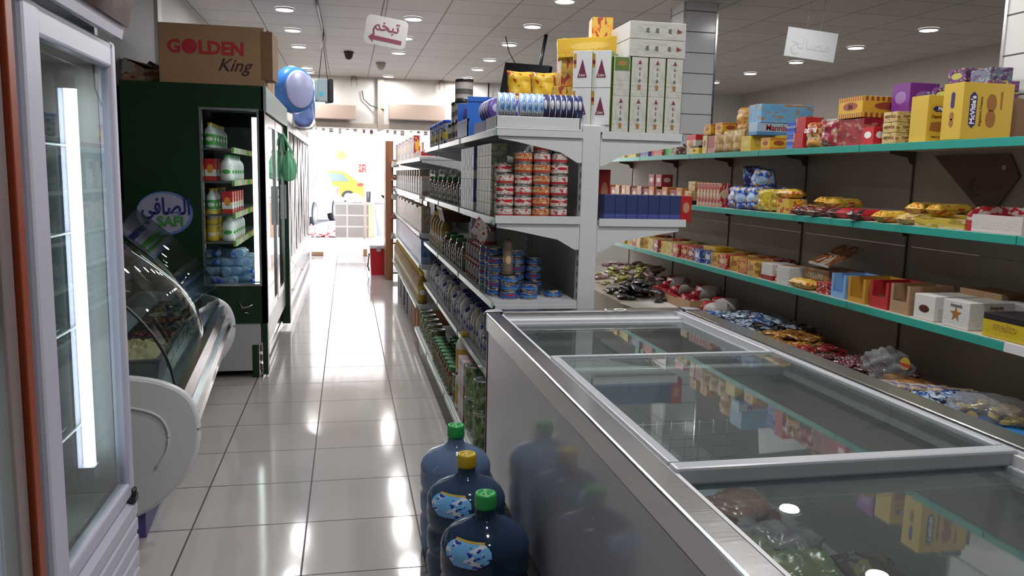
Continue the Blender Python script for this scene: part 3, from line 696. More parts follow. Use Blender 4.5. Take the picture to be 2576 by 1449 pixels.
for i in range(2):
    y0 = GY0+.09+i*.84; y1 = y0+.82
    d = obj('door', B().box(GX-.03, GX, y0, y0+.05, .40, GZ-.17, bev=.004).box(GX-.03, GX, y1-.05, y1, .40, GZ-.17, bev=.004).box(GX-.028, GX-.002, y0+.045, y1-.045, .402, .46).box(GX-.028, GX-.002, y0+.045, y1-.045, GZ-.24, GZ-.172), M_alu, t)
    obj('pane', B().box(GX-.018, GX-.012, y0+.05, y1-.05, .455, GZ-.235), M_glass, d)
    obj('door_handle', B().box(GX, GX+.014, y1-.040, y1-.025, 1.0, 1.3), M_grey, d)
    obj('lamp_tube', B().cyl((GX-.07, y0+.0 if i == 0 else y0-.02, .66), (GX-.07, y0+.0 if i == 0 else y0-.02, GZ-.2), .016, 10), M_tubeb, t)
obj('front_kick_panel', B().box(GX-.06, GX-.01, GY0+.12, GY1-.14, .22, .40), noisy('pale_kick', (.60,.60,.58), .25), t)
obj('front_louvre', slats(B().box(GX-.09, GX-.08, GY0+.12, GY1-.14, .03, .22), GX-.06, GY0+.12, GY1-.14, .02, .22, 3), M_alu, t)
obj('foot', B().box(-1.35, -1.25, GY0+.1, GY0+.2, 0, .05), M_blk, t); obj('foot', B().box(-1.35, -1.25, GY1-.2, GY1-.1, 0, .05), M_blk, t)
obj('cable', B().tube([(-.72, GY0-.01, .53), (-.70, GY0-.015, .49), (-.66, GY0-.015, .50), (-.63, GY0-.012, .515)], .006).tube([(-.70, GY0-.012, .46), (-.66, GY0-.012, .455)], .005), M_alu, t)
em = obj('oval_emblem', B().lathe([(.175, 0), (.175, .003), (.001, .0031)], 40, axis='y'), mat('emblem_blue', (.10,.18,.42), .4), t, (-1.175, GY0-.004, 1.125)); em.scale = (1, 1, .82)
e2 = obj('emblem_field', B().lathe([(.162, 0), (.162, .002), (.001, .0021)], 40, axis='y'), mat('emblem_white', (.30,.30,.42), .4), t, (-1.183, GY0-.006, 1.125)); e2.scale = (1, 1, .80)
text('emblem_lettering', '\uFEF2\uFED3\uFE8E\uFEBC\uFEDF\uFE8D', .105, mat('emblem_navy', (.02,.02,.16), .4), t, (-1.165, GY0-.0085, 1.165), bold=.002).scale = (1, 1.4, 1)
text('emblem_lettering', 'SAFI', .090, mat('emblem_green', (.04,.24,.04), .4), t, (-1.14, GY0-.0085, 1.07), bold=.003)
SH = (.93, 1.12, 1.34, 1.56)
for z in SH:
    s = obj('inner_shelf', B().box(-1.36, -.76, GY0+.07, GY1-.07, z-.012, z), mat('shelf_dark', (.08,.09,.10), .4), t)
    obj('price_strip', B().box(-.76, -.742, GY0+.08, GY1-.08, z-.03, z+.008), pm(GRN, (.75,.35,.1), WHITE, 'cols', 1), s)
p_jar('yog', 'yogurt_tub', .042, .11, mat('tub_yellow', (.70,.45,.05), .4), mat('tub_lid', (.7,.6,.3), .4), pm(YEL, WHITE, ORG, 'logo', 3), .9, .1, .9)
p_bottle('laban', 'milk_drink_bottle', .038, .17, mat('milk_white', (.72,.74,.76), .3), mat('yellow_cap', (.75,.5,.03), .4), pm(GRN, WHITE, YEL, 'logo', 4))
p_box('juice', 'juice_carton', .07, .07, .15, pm(RED, WHITE, ORG, 'logoband', 5))
p_bottle('milkg', 'milk_bottle', .045, .18, mat('milk_white', (.72,.74,.76), .3), mat('green_cap', (.05,.35,.1), .4), pm(WHITE, GRN, None, 'logo', 6))
for r_, (key, z, nm, cat) in enumerate((('yog', .93, 'yellow yogurt tub', 'tub'), ('milkg', .93, 'white milk bottle with green print', 'bottle'), ('laban', 1.12, 'green labelled bottle with yellow cap', 'bottle'), ('juice', 1.12, 'red juice carton', 'carton'), ('juice', 1.34, 'red and white juice carton', 'carton'), ('milkg', 1.34, 'green and white milk bottle', 'bottle'), ('laban', 1.56, 'green labelled bottle', 'bottle'))):
    col2 = r_ in (1, 3, 5)
    for i in range(5):
        w, d, h = PKD[key]; x = -.80 if col2 else -.905
        for st in range(1):
            place(key, (x, GY0+.16+i*.13, z+.001), R(-90), '%s, %s from the emblem side on fridge shelf %s' % (nm, ordn(i), ('one', 'one', 'two', 'two', 'three', 'three', 'four')[r_]), cat, 'chilled goods in the green fridge')
    if key == 'yog':
        for i in range(5): place(key, (-.905, GY0+.16+i*.13, z+.113), R(-90), 'yellow yogurt tub stacked second high, %s from the emblem side' % ordn(i), 'tub', 'chilled goods in the green fridge')
# water bottles heaped in the bottom
M_pet = film('clear_bottle_plastic', (.80,.88,.95), (.35,.50,.68), .30, .08)
M_bcap = mat('blue_cap', (.02,.07,.45), .35)
wb = B().lathe([(.026, -.1), (.031, -.094), (.031, -.05), (.029, -.045), (.031, -.04), (.031, .02), (.014, .065), (.013, .08)], 12).mesh('bottle_body', M_pet)
proto('water', [('bottle_body', wb), ('screw_cap', B().lathe([(.015, .075), (.015, .095), (.001, .095)], 10).mesh('screw_cap', M_bcap))], 'water_bottle')
rnd = random.Random(12)
for i in range(84):
    lay = i // 24; q = i % 24
    x = -1.10+.056*(q % 8)+rnd.uniform(-.015, .01); y = GY0+.17+.17*(q//8)+rnd.uniform(-.01, .02)+.02*lay
    place('water', (x, y, .66+lay*.062), rnd.uniform(0, 6.28), 'small clear water bottle with blue cap heaped in fridge bottom', 'bottle', 'water bottles heaped in the green fridge', (R(90), rnd.uniform(-.5, .5)))

# things on top of the green fridge
t = thing('cardboard_carton', 'large brown carton with red lettering on top of the green fridge', 'box', (-.86, 6.0, GZ))
obj('carton', B().box(-.335, .325, -.32, .32, 0, .385, bev=.004), M_kraft, t)
obj('open_flap', B().box(.326, .40, -.30, -.10, .05, .36).box(.33, .345, -.1, .3, .1, .40), M_kraftd, t, None, (0, 0, R(-4)))
M_inkr = mat('faded_red_ink', (.42,.02,.03), .6)
text('lettering', 'G\u25CFLDEN', .115, M_inkr, t, (-.04, -.3215, .235), bold=.004)
text('lettering', 'King', .115, mat('dark_brown_ink', (.05,.02,.015), .6), t, (.13, -.3215, .13), shear=.4, bold=.001)
o = obj('torn_carton', B().box(-.18, .08, -.12, .12, 0, .10).prism([(-.18, .1), (-.14, .17), (.02, .13), (.10, .05), (.08, .1)], -.1, -.09, 'xz').prism([(-.1, .1), (-.02, .18), (.10, .12), (.08, .1)], .1, .11, 'xz'), pm(KRAFT, DRED, GREY, 'art', 7), None, (-1.31, 5.95, GZ+.001)); tag(o, 'torn reddish brown carton on the fridge beside the big box', 'box')
def bag(name, label, cat, loc, w, h, d, m, seed=1, rot=(0,0,0), bottom=.8):
    b = B(); bmesh.ops.create_icosphere(b.bm, subdivisions=4, radius=1); rnd = random.Random(seed); p = [rnd.uniform(0, 6) for _ in range(5)]
    for v in b.bm.verts:
        c = v.co.copy(); k = 1+.06*math.sin(5*c.x+p[0])*math.sin(6*c.z+p[1])+.05*math.sin(9*c.y+p[2]+3*c.z)
        sx = lambda q: math.copysign(abs(q)**.6, q)
        v.co = Vector((sx(c.x)*w/2*k, sx(c.y)*d/2*k, (sx(c.z)*.5+.5)*h))
    for f in b.bm.faces: f.smooth = True
    o = obj(name, b, m, None, loc, rot); tag(o, label, cat); return o
M_clear = film('clear_wrap', (.85,.87,.9), (.6,.62,.65), .28, .12)
M_bluew = noisy('blue_wrapping', (.05,.20,.62), .22, .25, 6.)
M_bluw2 = noisy('blue_white_wrapping', (.16,.24,.52), .25, .45, 14.)
t = thing('tissue_roll_pack', 'large round blue wrapped pack hanging over the cooler front', 'pack', (-.52, 8.4, 1.98), (0, 0, R(-42)))
obj('wrapped_roll', B().lathe([(.10, -.10), (.21, -.085), (.235, 0), (.21, .085), (.10, .10)], 28, axis='x', c=(0, 0, .24)), M_bluew, t)
obj('pack_face', B().lathe([(.19, .088), (.17, .10), (.02, .105)], 28, axis='x', c=(0, 0, .24)), noisy('pale_lilac_wrap', (.35,.38,.62), .3), t)
bag('wrapped_pack', 'crumpled blue and silver pack above the far cooler', 'pack', (-.47, 9.4, 1.90), .24, .40, .4, M_bluw2, 4)
bag('wrapped_pack', 'clear and silver crumpled pack on the cooler canopy end', 'pack', (-.50, 10.0, 1.90), .26, .2, .4, noisy('silver_wrap', (.5,.48,.44), .2, .4, 12.), 6)
bag('snack_bag', 'yellow and white snack bag on the cooler beside the carton', 'bag', (-.72, 7.9, 2.003), .12, .28, .12, pm(YEL, WHITE, ORG, 'art', 2), 5)
t = thing('carrier_bag', 'green translucent plastic carrier bag hanging on the green fridge', 'bag', (-.50, 7.3, 1.33))
M_gbag = film('green_bag_plastic', (.55,.88,.68), (.20,.55,.34), .5, .25)
b = B(); bmesh.ops.create_icosphere(b.bm, subdivisions=4, radius=1)
for v in b.bm.verts:
    c = v.co.copy(); s = .55+.45*min(1, max(0, (.75-c.z)/1.1)); k = 1+.10*math.sin(8*c.x+4*c.z)+.06*math.sin(11*c.y)
    v.co = Vector((math.copysign(abs(c.x)**.7, c.x)*.075*s*k, math.copysign(abs(c.y)**.7, c.y)*.04*s*k, (c.z*.5+.5)*.27))
for f in b.bm.faces: f.smooth = True
obj('bag_body', b, M_gbag, t)
obj('bag_handle', B().tube([(-.035, 0, .25), (-.045, .0, .33), (-.055, 0, .42)], .010).tube([(.035, 0, .24), (.0, 0, .31), (-.05, 0, .42)], .012), M_gbag, t)

# far row of curtain-front chillers
M_pvc = noisy('plastic_curtain', (.36,.33,.31), .16, .30, 5., .25, stretch=(30, 3, .8))
for i in range(3):
    y0 = 7.56+i*2.0; y1 = y0+1.96
    t = thing('curtain_chiller', 'tall open chiller behind hanging plastic strips, %s' % ('beside the green fridge', 'in the middle of the row', 'closest to the entrance')[i], 'chiller', (0, 0, 0), (0, 0, 0), 'strip curtain chillers along the wall')
    obj('cabinet', B().box(-1.42, -1.38, y0, y1, 0, 2.0).box(-1.38, -.68, y0, y0+.03, .3, 2.0).box(-1.38, -.68, y1-.03, y1, .3, 2.0), mat('dark_cabinet', (.06,.06,.06), .4), t)
    obj('canopy', B().prism([(-1.38, 2.0), (-.66, 2.0), (-.60, 1.93), (-.60, 1.84), (-1.38, 1.84)], y0, y1, 'xz'), noisy('grey_canopy', (.30,.29,.28), .35), t)
    obj('kick_front', B().prism([(-1.38, 0), (-.66, 0), (-.64, .06), (-.60, .14), (-.60, .34), (-.66, .40), (-1.38, .40)], y0, y1, 'xz'), noisy('white_kick_front', (.70,.69,.67), .2, .04), t)
    obj('base_rail', B().box(-.645, -.61, y0, y1, .0, .05).box(-.60, -.59, y0, y1, .30, .33), M_alu, t)
    for z in (.75, 1.1, 1.45): obj('inner_shelf', B().box(-1.36, -.8, y0+.04, y1-.04, z-.015, z), M_wire, t)
    n = 16 if i == 0 else 10
    for k in range(n):
        ya_ = y0+.03+(y1-y0-.06)*k/n; w = (y1-y0)/n*1.15; ph = k*1.7
        b = B(); pts = [(-.635+.012*math.sin(ph+q*1.3), q) for q in range(3)]
        V = []
        for q in range(9):
            z = .44+q*(1.42/8); dx = .010*math.sin(ph+q*.5)
            V.append([b.bm.verts.new((-.628+dx+.010*math.sin(u*3.1), ya_+w*u, z+(.03*math.sin(ph*2) if q == 0 else 0))) for u in (0, .25, .5, .75, 1)])
        for q in range(8):
            for u in range(4): b.bm.faces.new((V[q][u], V[q][u+1], V[q+1][u+1], V[q+1][u])).smooth = True
        r = bmesh.ops.solidify(b.bm, geom=b.bm.faces[:], thickness=.003)
        obj('curtain_strip', b, M_pvc, t)
    for r_ in range(3):
        for k in range(5):
            place(('juice', 'milkg', 'yog')[r_], (-.95, y0+.3+k*.3, (.751, 1.101, 1.451)[r_]), R(-90), '%s behind the strip curtain, %s along the %s chiller' % (('red juice carton', 'white milk bottle', 'yellow tub')[r_], ordn(k), ordn(i)), ('carton', 'bottle', 'tub')[r_], 'goods in the strip curtain chillers')
# ------------------------------------------------------------------ island freezer
fx0, fx1, fy0, fy1, fz = .557, 1.517, .25, 3.27, .86
fr = thing('island_freezer', 'long white island freezer with sliding glass lids and metal rim', 'freezer', (0, 0, 0))
M_fbody = noisy('glossy_white_steel', (.47,.47,.51), .16, .05, 1.5); M_fbody.node_tree.nodes['Principled BSDF'].inputs['Coat Weight'].default_value = .3
b = B().box(fx0+.03, fx1-.03, fy0+.06, fy1-.06, .22, .79, bev=.004)
body = B().box(fx0+.012, fx0+.03, fy0+.09, fy1-.09, .22, .79).box(fx1-.03, fx1-.012, fy0+.09, fy1-.09, .22, .79)
body.box(fx0+.09, fx1-.09, fy0+.012, fy0+.03, .22, .79).box(fx0+.09, fx1-.09, fy1-.03, fy1-.012, .22, .79).box(fx0+.02, fx1-.02, fy0+.02, fy1-.02, .22, .30)
obj('outer_body', body, M_fbody, fr)
for sx in (0, 1):
    for sy in (0, 1):
        cx = fx0+.075 if sx == 0 else fx1-.075; cy = fy0+.075 if sy == 0 else fy1-.075
        a0 = {(0, 0): 180, (1, 0): 270, (1, 1): 0, (0, 1): 90}[(sx, sy)]
        obj('corner_post', B().lathe([(.066, .22), (.066, .79)], 10, (cx, cy, 0), cap=False, a0=a0, a1=a0+90), M_fbody, fr)
        obj('corner_cap', B().lathe([(.001, fz+.002), (.074, fz+.002), (.08, fz-.006), (.08, .785), (.066, .785)], 10, (cx, cy, 0), cap=False, a0=a0, a1=a0+90), M_grey, fr)
        obj('leg', B().box(cx-.03, cx+.03, cy-.03, cy+.03, .03, .22).cyl((cx, cy, 0), (cx, cy, .03), .028), M_blk, fr)
obj('under_frame', B().box(fx0+.16, fx1-.16, fy0+.2, fy1-.2, .10, .22), M_blk, fr)
rw = .062
rim = B().box(fx0, fx0+rw, fy0+.075, fy1-.075, .79, fz, bev=.006).box(fx1-rw-.02, fx1, fy0+.075, fy1-.075, .79, fz, bev=.006)
rim.box(fx0+.075, fx1-.075, fy0, fy0+rw, .79, fz, bev=.006).box(fx0+.075, fx1-.075, fy1-rw, fy1, .79, fz, bev=.006)
obj('metal_rim', rim, M_alu, fr)
obj('lid_track', B().box(fx0+rw, fx0+rw+.018, fy0+rw, fy1-rw, .79, fz-.012).box(fx1-rw-.045, fx1-rw-.02, fy0+rw, fy1-rw, .79, fz-.012).box(fx0+rw, fx1-rw, fy1-rw-.05, fy1-rw, .79, fz-.03).box(fx0+rw, fx1-rw, fy0+rw, fy0+rw+.05, .79, fz-.03)
    .box(fx1-rw-.0345, fx1-rw-.0305, fy0+rw, fy1-rw, fz-.012, fz-.004), M_white, fr)
lx0, lx1 = fx0+rw+.012, fx1-rw-.03
def lid(y0, y1, z, lab, fb=.05):
    s = obj('sliding_lid', B().box(lx0, lx0+.026, y0+.041, y1-.017, z-.014, z+.006, bev=.004).box(lx1-.026, lx1, y0+.041, y1-.017, z-.014, z+.006, bev=.004)
            .box(lx0, lx1, y0, y0+.04, z-.03, z+.006, bev=.006).box(lx0, lx1, y1-.016, y1, z-.014, z+.006, bev=.003), M_lidf, fr)
    obj('lid_glass', B().box(lx0+.02, lx1-.02, y0+.035, y1-.012, z-.005, z), M_lid, s)
    0 and obj('lid_handle', B().box((lx0+lx1)/2-.12, (lx0+lx1)/2+.12, y0-.008, y0, z-.02, z-.004, bev=.003), M_white, s) if fb else None
lid(2.33, 3.14, fz-.042, 'far', 0); lid(1.40, 2.40, fz-.008, 'middle'); lid(.36, 1.43, fz-.042, 'near', 0)
lin = B().box(fx0+.07, fx0+.078, fy0+.08, fy1-.08, .33, .79).box(fx1-.098, fx1-.09, fy0+.08, fy1-.08, .33, .79)
lin.box(fx0+.07, fx1-.09, fy0+.07, fy0+.08, .33, .79).box(fx0+.07, fx1-.09, fy1-.09, fy1-.08, .33, .79).box(fx0+.07, fx1-.09, fy0+.08, fy1-.08, .32, .335)
obj('inner_liner', lin, M_liner, fr)
for y in (2.62,):
    b = B()
    for k in range(5): z = .36+k*.045; b.cyl((fx0+.085, y, z), (fx1-.105, y, z), .0025, 5)
    for k in range(14): x = fx0+.1+k*.055; b.cyl((x, y, .34), (x, y, .55), .0025, 5)
    obj('wire_divider', b, M_wire, fr)
text('chalk_mark', '( O', .075, M_paint, fr, (1.13, fy1-rw/2-.02, fz+.0008), (0, 0, 0))
o = obj('liner_shelf_paper', B().box(-.14, .14, -.09, .09, 0, .004), mat('white_sheet', (.7,.7,.68), .5), None, (.86, 2.0, .337), (0, 0, R(12))); tag(o, 'flat white sheet lying on the freezer floor', 'sheet')
rnd = random.Random(5)
fz_mats = [pm((.20,.19,.16), (.12,.15,.09), (.22,.13,.07), 'art', 11, .18), pm((.20,.19,.21), (.13,.10,.16), (.15,.15,.16), 'art', 12, .18), pm((.17,.18,.10), (.22,.19,.07), (.10,.15,.08), 'art', 13, .18), pm((.24,.12,.10), (.26,.20,.18), (.16,.06,.05), 'art', 14, .18), pm((.05,.04,.035), (.12,.12,.12), (.18,.15,.05), 'art', 15, .18)]
for i, m in enumerate(fz_mats): p_pouch('fz%d' % i, 'frozen_food_bag', .17, .24, .07, m, 30+i, wr=.35)
fl = ['mixed vegetables', 'pale frozen pieces', 'green and yellow vegetables', 'reddish frozen pieces', 'dark frozen pieces']
spots = [(.76,.78,0),(.93,.82,3),(1.10,.84,4),(.80,1.0,2),(.98,1.02,3),(.78,1.2,0),(.96,1.22,1),(.86,.9,1),(.90,1.12,2),(.80,1.08,4),(.74,.9,3),(.90,.72,0),(1.02,.95,1),(.84,1.22,3)]
spots = [(1.02,2.20,0),(1.22,2.18,3),(1.05,1.98,2),(1.26,1.96,1),(1.04,1.76,0),(1.26,1.74,4),(.90,1.62,2),(1.12,1.56,3),(1.14,2.10,3),(1.14,1.88,1),(1.10,1.70,2),(1.0,1.84,0),(1.28,1.62,4),(1.0,1.45,1)]
for i, (x, y, k) in enumerate(spots):
    lay = 0 if i < 8 else 1
    place('fz%d' % k, (x, y, .337+lay*.075), rnd.uniform(0, 6.28), 'plastic bag of %s in the freezer, %s of the heap' % (fl[k], ordn(i)), 'frozen bag', 'frozen bags heaped in the freezer', (rnd.uniform(-.15, .15), rnd.uniform(-.15, .15)))

# ------------------------------------------------------------------ water jugs
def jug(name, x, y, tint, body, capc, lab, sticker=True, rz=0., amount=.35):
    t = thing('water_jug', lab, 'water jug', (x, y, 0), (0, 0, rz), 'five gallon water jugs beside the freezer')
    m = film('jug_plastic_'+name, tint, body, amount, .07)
    prof = [(.001, .012), (.09, .004), (.118, .004), (.129, .02), (.131, .05), (.127, .062), (.127, .07), (.132, .085), (.132, .135), (.127, .148), (.127, .158), (.132, .172), (.132, .225), (.126, .238), (.126, .25), (.132, .264), (.133, .30), (.1315, .312), (.1325, .322), (.1325, .335), (.130, .345), (.120, .365), (.098, .385), (.066, .400), (.042, .412), (.031, .424), (.029, .440), (.029, .478)]
    obj('bottle_body', B().lathe(prof, 48, cap=False), m, t)
    cp = B().lathe([(.0315, .444), (.0325, .450), (.0325, .484), (.030, .490), (.022, .490), (.020, .486), (.012, .486), (.010, .4895), (.001, .4895)], 28)
    for k in range(7): a = k*.9; cp.box(.031, .0335, -.003, .003, .45, .458, M=Matrix.Rotation(a, 4, 'Z'))
    obj('cap', cp, capc, t)
    if sticker:
        b = B(); G = []; n = 10
        pr = [(.104, .3835), (.115, .3725), (.1235, .3615), (.1305, .3475), (.1345, .334), (.1345, .314)]
        for i, (r, z) in enumerate(pr):
            wdt = (20, 30, 34, 34, 30, 16)[i]
            G.append([b.bm.verts.new(((r+.0012)*math.cos(R(-125-wdt+2*wdt*k/n)), (r+.0012)*math.sin(R(-125-wdt+2*wdt*k/n)), z)) for k in range(n+1)])
        for i in range(len(pr)-1):
            for k in range(n): b.bm.faces.new((G[i][k], G[i][k+1], G[i+1][k+1], G[i+1][k])).smooth = True
        st = obj('label_sticker', b, M_stick, t)
        q = B(); g2_ = [[q.bm.verts.new(((r+.0018)*math.cos(R(a)), (r+.0018)*math.sin(R(a)), z)) for a in range(-150, -99, 5)] for r, z in ((.104, .3835), (.1085, .3785))]
        for k in range(10): q.bm.faces.new((g2_[0][k], g2_[0][k+1], g2_[1][k+1], g2_[1][k]))
        obj('yellow_edge', q, mat('sticker_yellow', (.5,.35,.03), .4), st)
M_stick = pm((.16,.42,.75), (.02,.03,.30), (.60,.66,.75), 'art', 21, .25)
GCAP = mat('green_jug_cap', (.02,.34,.07), .35); YCAP = mat('yellow_jug_cap', (.52,.36,.01), .35)
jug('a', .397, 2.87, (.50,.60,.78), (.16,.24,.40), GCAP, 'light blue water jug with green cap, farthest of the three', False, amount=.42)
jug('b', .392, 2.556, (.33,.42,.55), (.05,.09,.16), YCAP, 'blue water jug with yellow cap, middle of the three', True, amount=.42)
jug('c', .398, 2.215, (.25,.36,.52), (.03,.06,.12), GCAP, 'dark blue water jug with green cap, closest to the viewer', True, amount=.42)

# ------------------------------------------------------------------ shelving frames
def bracket(b, x0, x1, y, z, out):
    """tapered arm from the post (x0) to the shelf front (x1), below a shelf at height z"""
    s = 1 if x1 > x0 else -1
    b.prism([(x0, z-.004), (x1, z-.004), (x1, z-.028), (x1-s*.08, z-.040), (x0+s*.10, z-.080), (x0+s*.02, z-.125), (x0, z-.125)], y-.004, y+.004, 'xz')
SA = [.135, .515, .86, 1.235, 1.625]
g1 = thing('double_sided_shelving', 'white double sided shelving behind the freezer, peeling at its post', 'shelving', (0, 0, 0))
Y0, Y1, XC = 3.47, 6.72, 1.07
posts = [Y0+.03, Y0+.03+1.07, Y0+.03+2.14, Y1-.03]
for y in posts:
    b = B().box(XC-.038, XC+.045, y-.03, y+.03, .02, 1.655, bev=.004)
    p = obj('upright_post', b, M_steelw, g1)
    s = B()
    for k in range(30):
        z = .12+k*.05
        for x in (XC-.0395, XC+.0465): s.box(x-.001, x+.001, y-.018, y-.012, z, z+.025)
    obj('post_slot', s, M_blk, p)
obj('back_panel', B().box(XC-.012, XC+.012, Y0+.06, Y1-.06, .12, 1.62), noisy('back_panel_grey', (.40,.40,.38), .5, .04), g1)
obj('base_plinth', B().box(.60, 1.55, Y0+.02, Y1, 0, .10), M_steelw, g1)
for i, z in enumerate(SA):
    xl = .555 if i == 0 else .63
    for j in range(3):
        ya_, yb_ = posts[j]-.03 if j == 0 else posts[j], posts[j+1]
        sh = obj('shelf', B().box(xl+.012, XC-.04, ya_+.002, yb_-.002, z-.018, z), M_steelw, g1)
        obj('price_rail', B().box(xl, xl+.011, ya_+.002, yb_-.002, z-.030, z, bev=.002), M_rail, sh)
        obj('rail_joint', B().box(xl-.002, xl+.012, yb_-.02, yb_+.014, z-.032, z+.0005), noisy('joint_green', (.10,.17,.15), .4), sh)
        if i in (0, 3, 4):
            sh = obj('shelf', B().box(XC+.05, 1.50 if i else 1.55, ya_+.002, yb_-.002, z-.018-.01, z-.01), M_steelw, g1)
            obj('price_rail', B().box(1.50 if i else 1.55, (1.50 if i else 1.55)+.011, ya_+.002, yb_-.002, z-.04, z), M_teal, sh)
    if i:
        for y in posts:
            b = B(); bracket(b, XC-.04, xl+.02, y-.026, z-.014, -1); obj('shelf_bracket', b, M_steelw, g1)
            if i > 2: b = B(); bracket(b, XC+.045, 1.51, y-.026, z-.024, 1); obj('shelf_bracket', b, M_steelw, g1)
# end lips facing the viewer
obj('end_lip', B().box(.64, XC-.04, Y0-.012, Y0-.002, SA[3]-.022, SA[3]+.012).box(XC+.05, 1.54, Y0-.012, Y0-.002, SA[3]-.03, SA[3]+.004), M_steelw, g1)
obj('end_lip', B().box(XC+.05, 1.50, Y0-.012, Y0-.002, SA[4]-.03, SA[4]+.004).box(.64, XC-.04, Y0-.012, Y0-.002, SA[4]-.03, SA[4]-.002), M_steelw, g1)
# far shelving
SBz = [.30, .65, .92, 1.24, 1.56]
g2 = thing('double_sided_shelving', 'far shelving unit between the white shelving and the wooden rack', 'shelving', (0, 0, 0))
Z0, Z1 = 6.80, 10.6
obj('back_panel', B().box(XC-.012, XC+.012, Z0+.03, Z1-.03, .05, 1.56), noisy('back_panel_grey', (.40,.40,.38), .5), g2)
for y in (Z0+.03, Z0+.95, Z0+1.9, Z0+2.85, Z1-.03): obj('upright_post', B().box(XC-.038, XC+.045, y-.03, y+.03, 0, 1.60), M_steelw, g2)
for i, z in enumerate(SBz):
    xl = .575 if i == 0 else .60
    for j in range(4):
        ya_ = Z0+j*.95; yb_ = ya_+.95
        sh = obj('shelf', B().box(xl+.012, XC-.04, ya_+.002, yb_-.002, z-.018, z), M_steelw, g2)
        obj('price_rail', B().box(xl, xl+.011, ya_+.002, yb_-.002, z-.03, z), M_rail, sh)
        b = B(); bracket(b, XC-.04, xl+.02, ya_+.01, z-.014, -1); obj('shelf_bracket', b, M_steelw, sh)
# wall shelving on the right
g3 = thing('biscuit_shelving', 'long shelving with teal price rails and beige back boards', 'shelving', (0, 0, 0))
ys = [.68, 1.68, 2.68, 3.69, 4.69, 5.71, 6.75, 7.9]
WX, WB = 2.50, 2.90
SR = [.45, .825, 1.24, 1.615]
M_back = noisy('beige_back_board', (.36,.315,.27), .6, .06, 2.)
for j in range(len(ys)-1):
    ya_, yb_ = ys[j], ys[j+1]
    bp = obj('back_board', B().box(WB, WB+.012, ya_+.003, yb_-.003, .45, .82).box(WB, WB+.012, ya_+.003, yb_-.003, .823, 1.10).box(WB, WB+.012, ya_+.003, yb_-.003, 1.103, 1.64), M_back, g3)
    for i, z in enumerate(SR):
        if i == 0:
            sh = obj('base_deck', B().box(2.12, WB, ya_+.002, yb_-.002, z-.03, z).box(2.12, 2.14, ya_+.002, yb_-.002, 0, z-.03), noisy('deck_cream', (.50,.44,.36), .5), g3); continue
        sh = obj('shelf', B().box(WX+.012, WB, ya_+.002, yb_-.002, z-.02, z), noisy('cream_shelf', (.52,.46,.38), .45), g3)
        if i == 1 and j < 2: obj('shelf_edge', B().box(WX, WX+.011, ya_+.002, yb_-.002, z-.036, z), M_steelw, sh)
        else: obj('price_rail', B().box(WX-.001, WX+.011, ya_+.002-.1, yb_-.004-.1, z-.036, z, bev=.002), M_teal, sh)
        b = B().prism([(WB, z-.02), (WB-.16, z-.02), (WB-.15, z-.035), (WB-.05, z-.05), (WB-.03, z-.085), (WB, z-.085)], yb_-.008, yb_-.003, 'xz'); obj('shelf_bracket', b, mat('bracket_dark', (.08,.07,.06), .5), sh)
for y in ys[1:]: obj('upright_strip', B().box(WB-.006, WB+.02, y-.006, y+.006, .02, 1.68), mat('slot_dark', (.05,.045,.04), .6), g3)
o = obj('hanging_card', B().prism([(-.235, 0), (.235, 0), (.30, -.10), (.16, -.275), (.115, -.275)][::-1], -.004, 0, 'xz').prism([(.05+.05*math.cos(R(a)), -.15+.05*math.sin(R(a))) for a in range(100, 300, 20)]+[(.065+.032*math.cos(R(a)), -.145+.036*math.sin(R(a))) for a in range(290, 100, -20)], -.0052, -.004, 'xz', 1)
        .cyl((.21, -.0052, -.06), (.21, -.004, -.06), .012, 12, mi=2).cyl((.12, -.0052, -.24), (.12, -.004, -.24), .010, 12, mi=2), [noisy('maroon_card', (.11,.055,.035), .6, .2), mat('dark_crescent', (.06,.02,.015), .6), mat('pale_hole', (.35,.32,.3), .6)], None, (2.892, 3.30, 1.57), (0, 0, R(-90)))
tag(o, 'brown angular card hanging under the top shelf on the beige board', 'card')
# ------------------------------------------------------------------ goods
L = R(-90)          # fronts face the main aisle
def row(keys, y0, y1, x, z, lab, grp, shelf, gap=.004, stack=1, rz=L, depth=1, jit=.0, seed=0, cat='carton'):
    """one run of goods along a shelf, fronts at x; every item is its own object"""
    rnd = random.Random(seed); y = y0; n = 0
    while True:
        key, desc, ct = keys[n % len(keys)]
        w, d, h = PKD[key]
        if y+w > y1: break
        for dd in range(depth):
            for st in range(stack):
                ex = (', %s tier' % ordn(st)) if stack > 1 else ''
                dp = ', %s row back' % ordn(dd) if depth > 1 else ''
                place(key, (x+d/2+.006+dd*(d+.004)+rnd.uniform(0, jit), y+w/2, z+.001+st*(h+.0005)), rz+rnd.uniform(-jit, jit)*4, '%s, %s along %s%s%s' % (desc, ordn(n), shelf, ex, dp), ct, grp)
        y += w+gap; n += 1
    return n
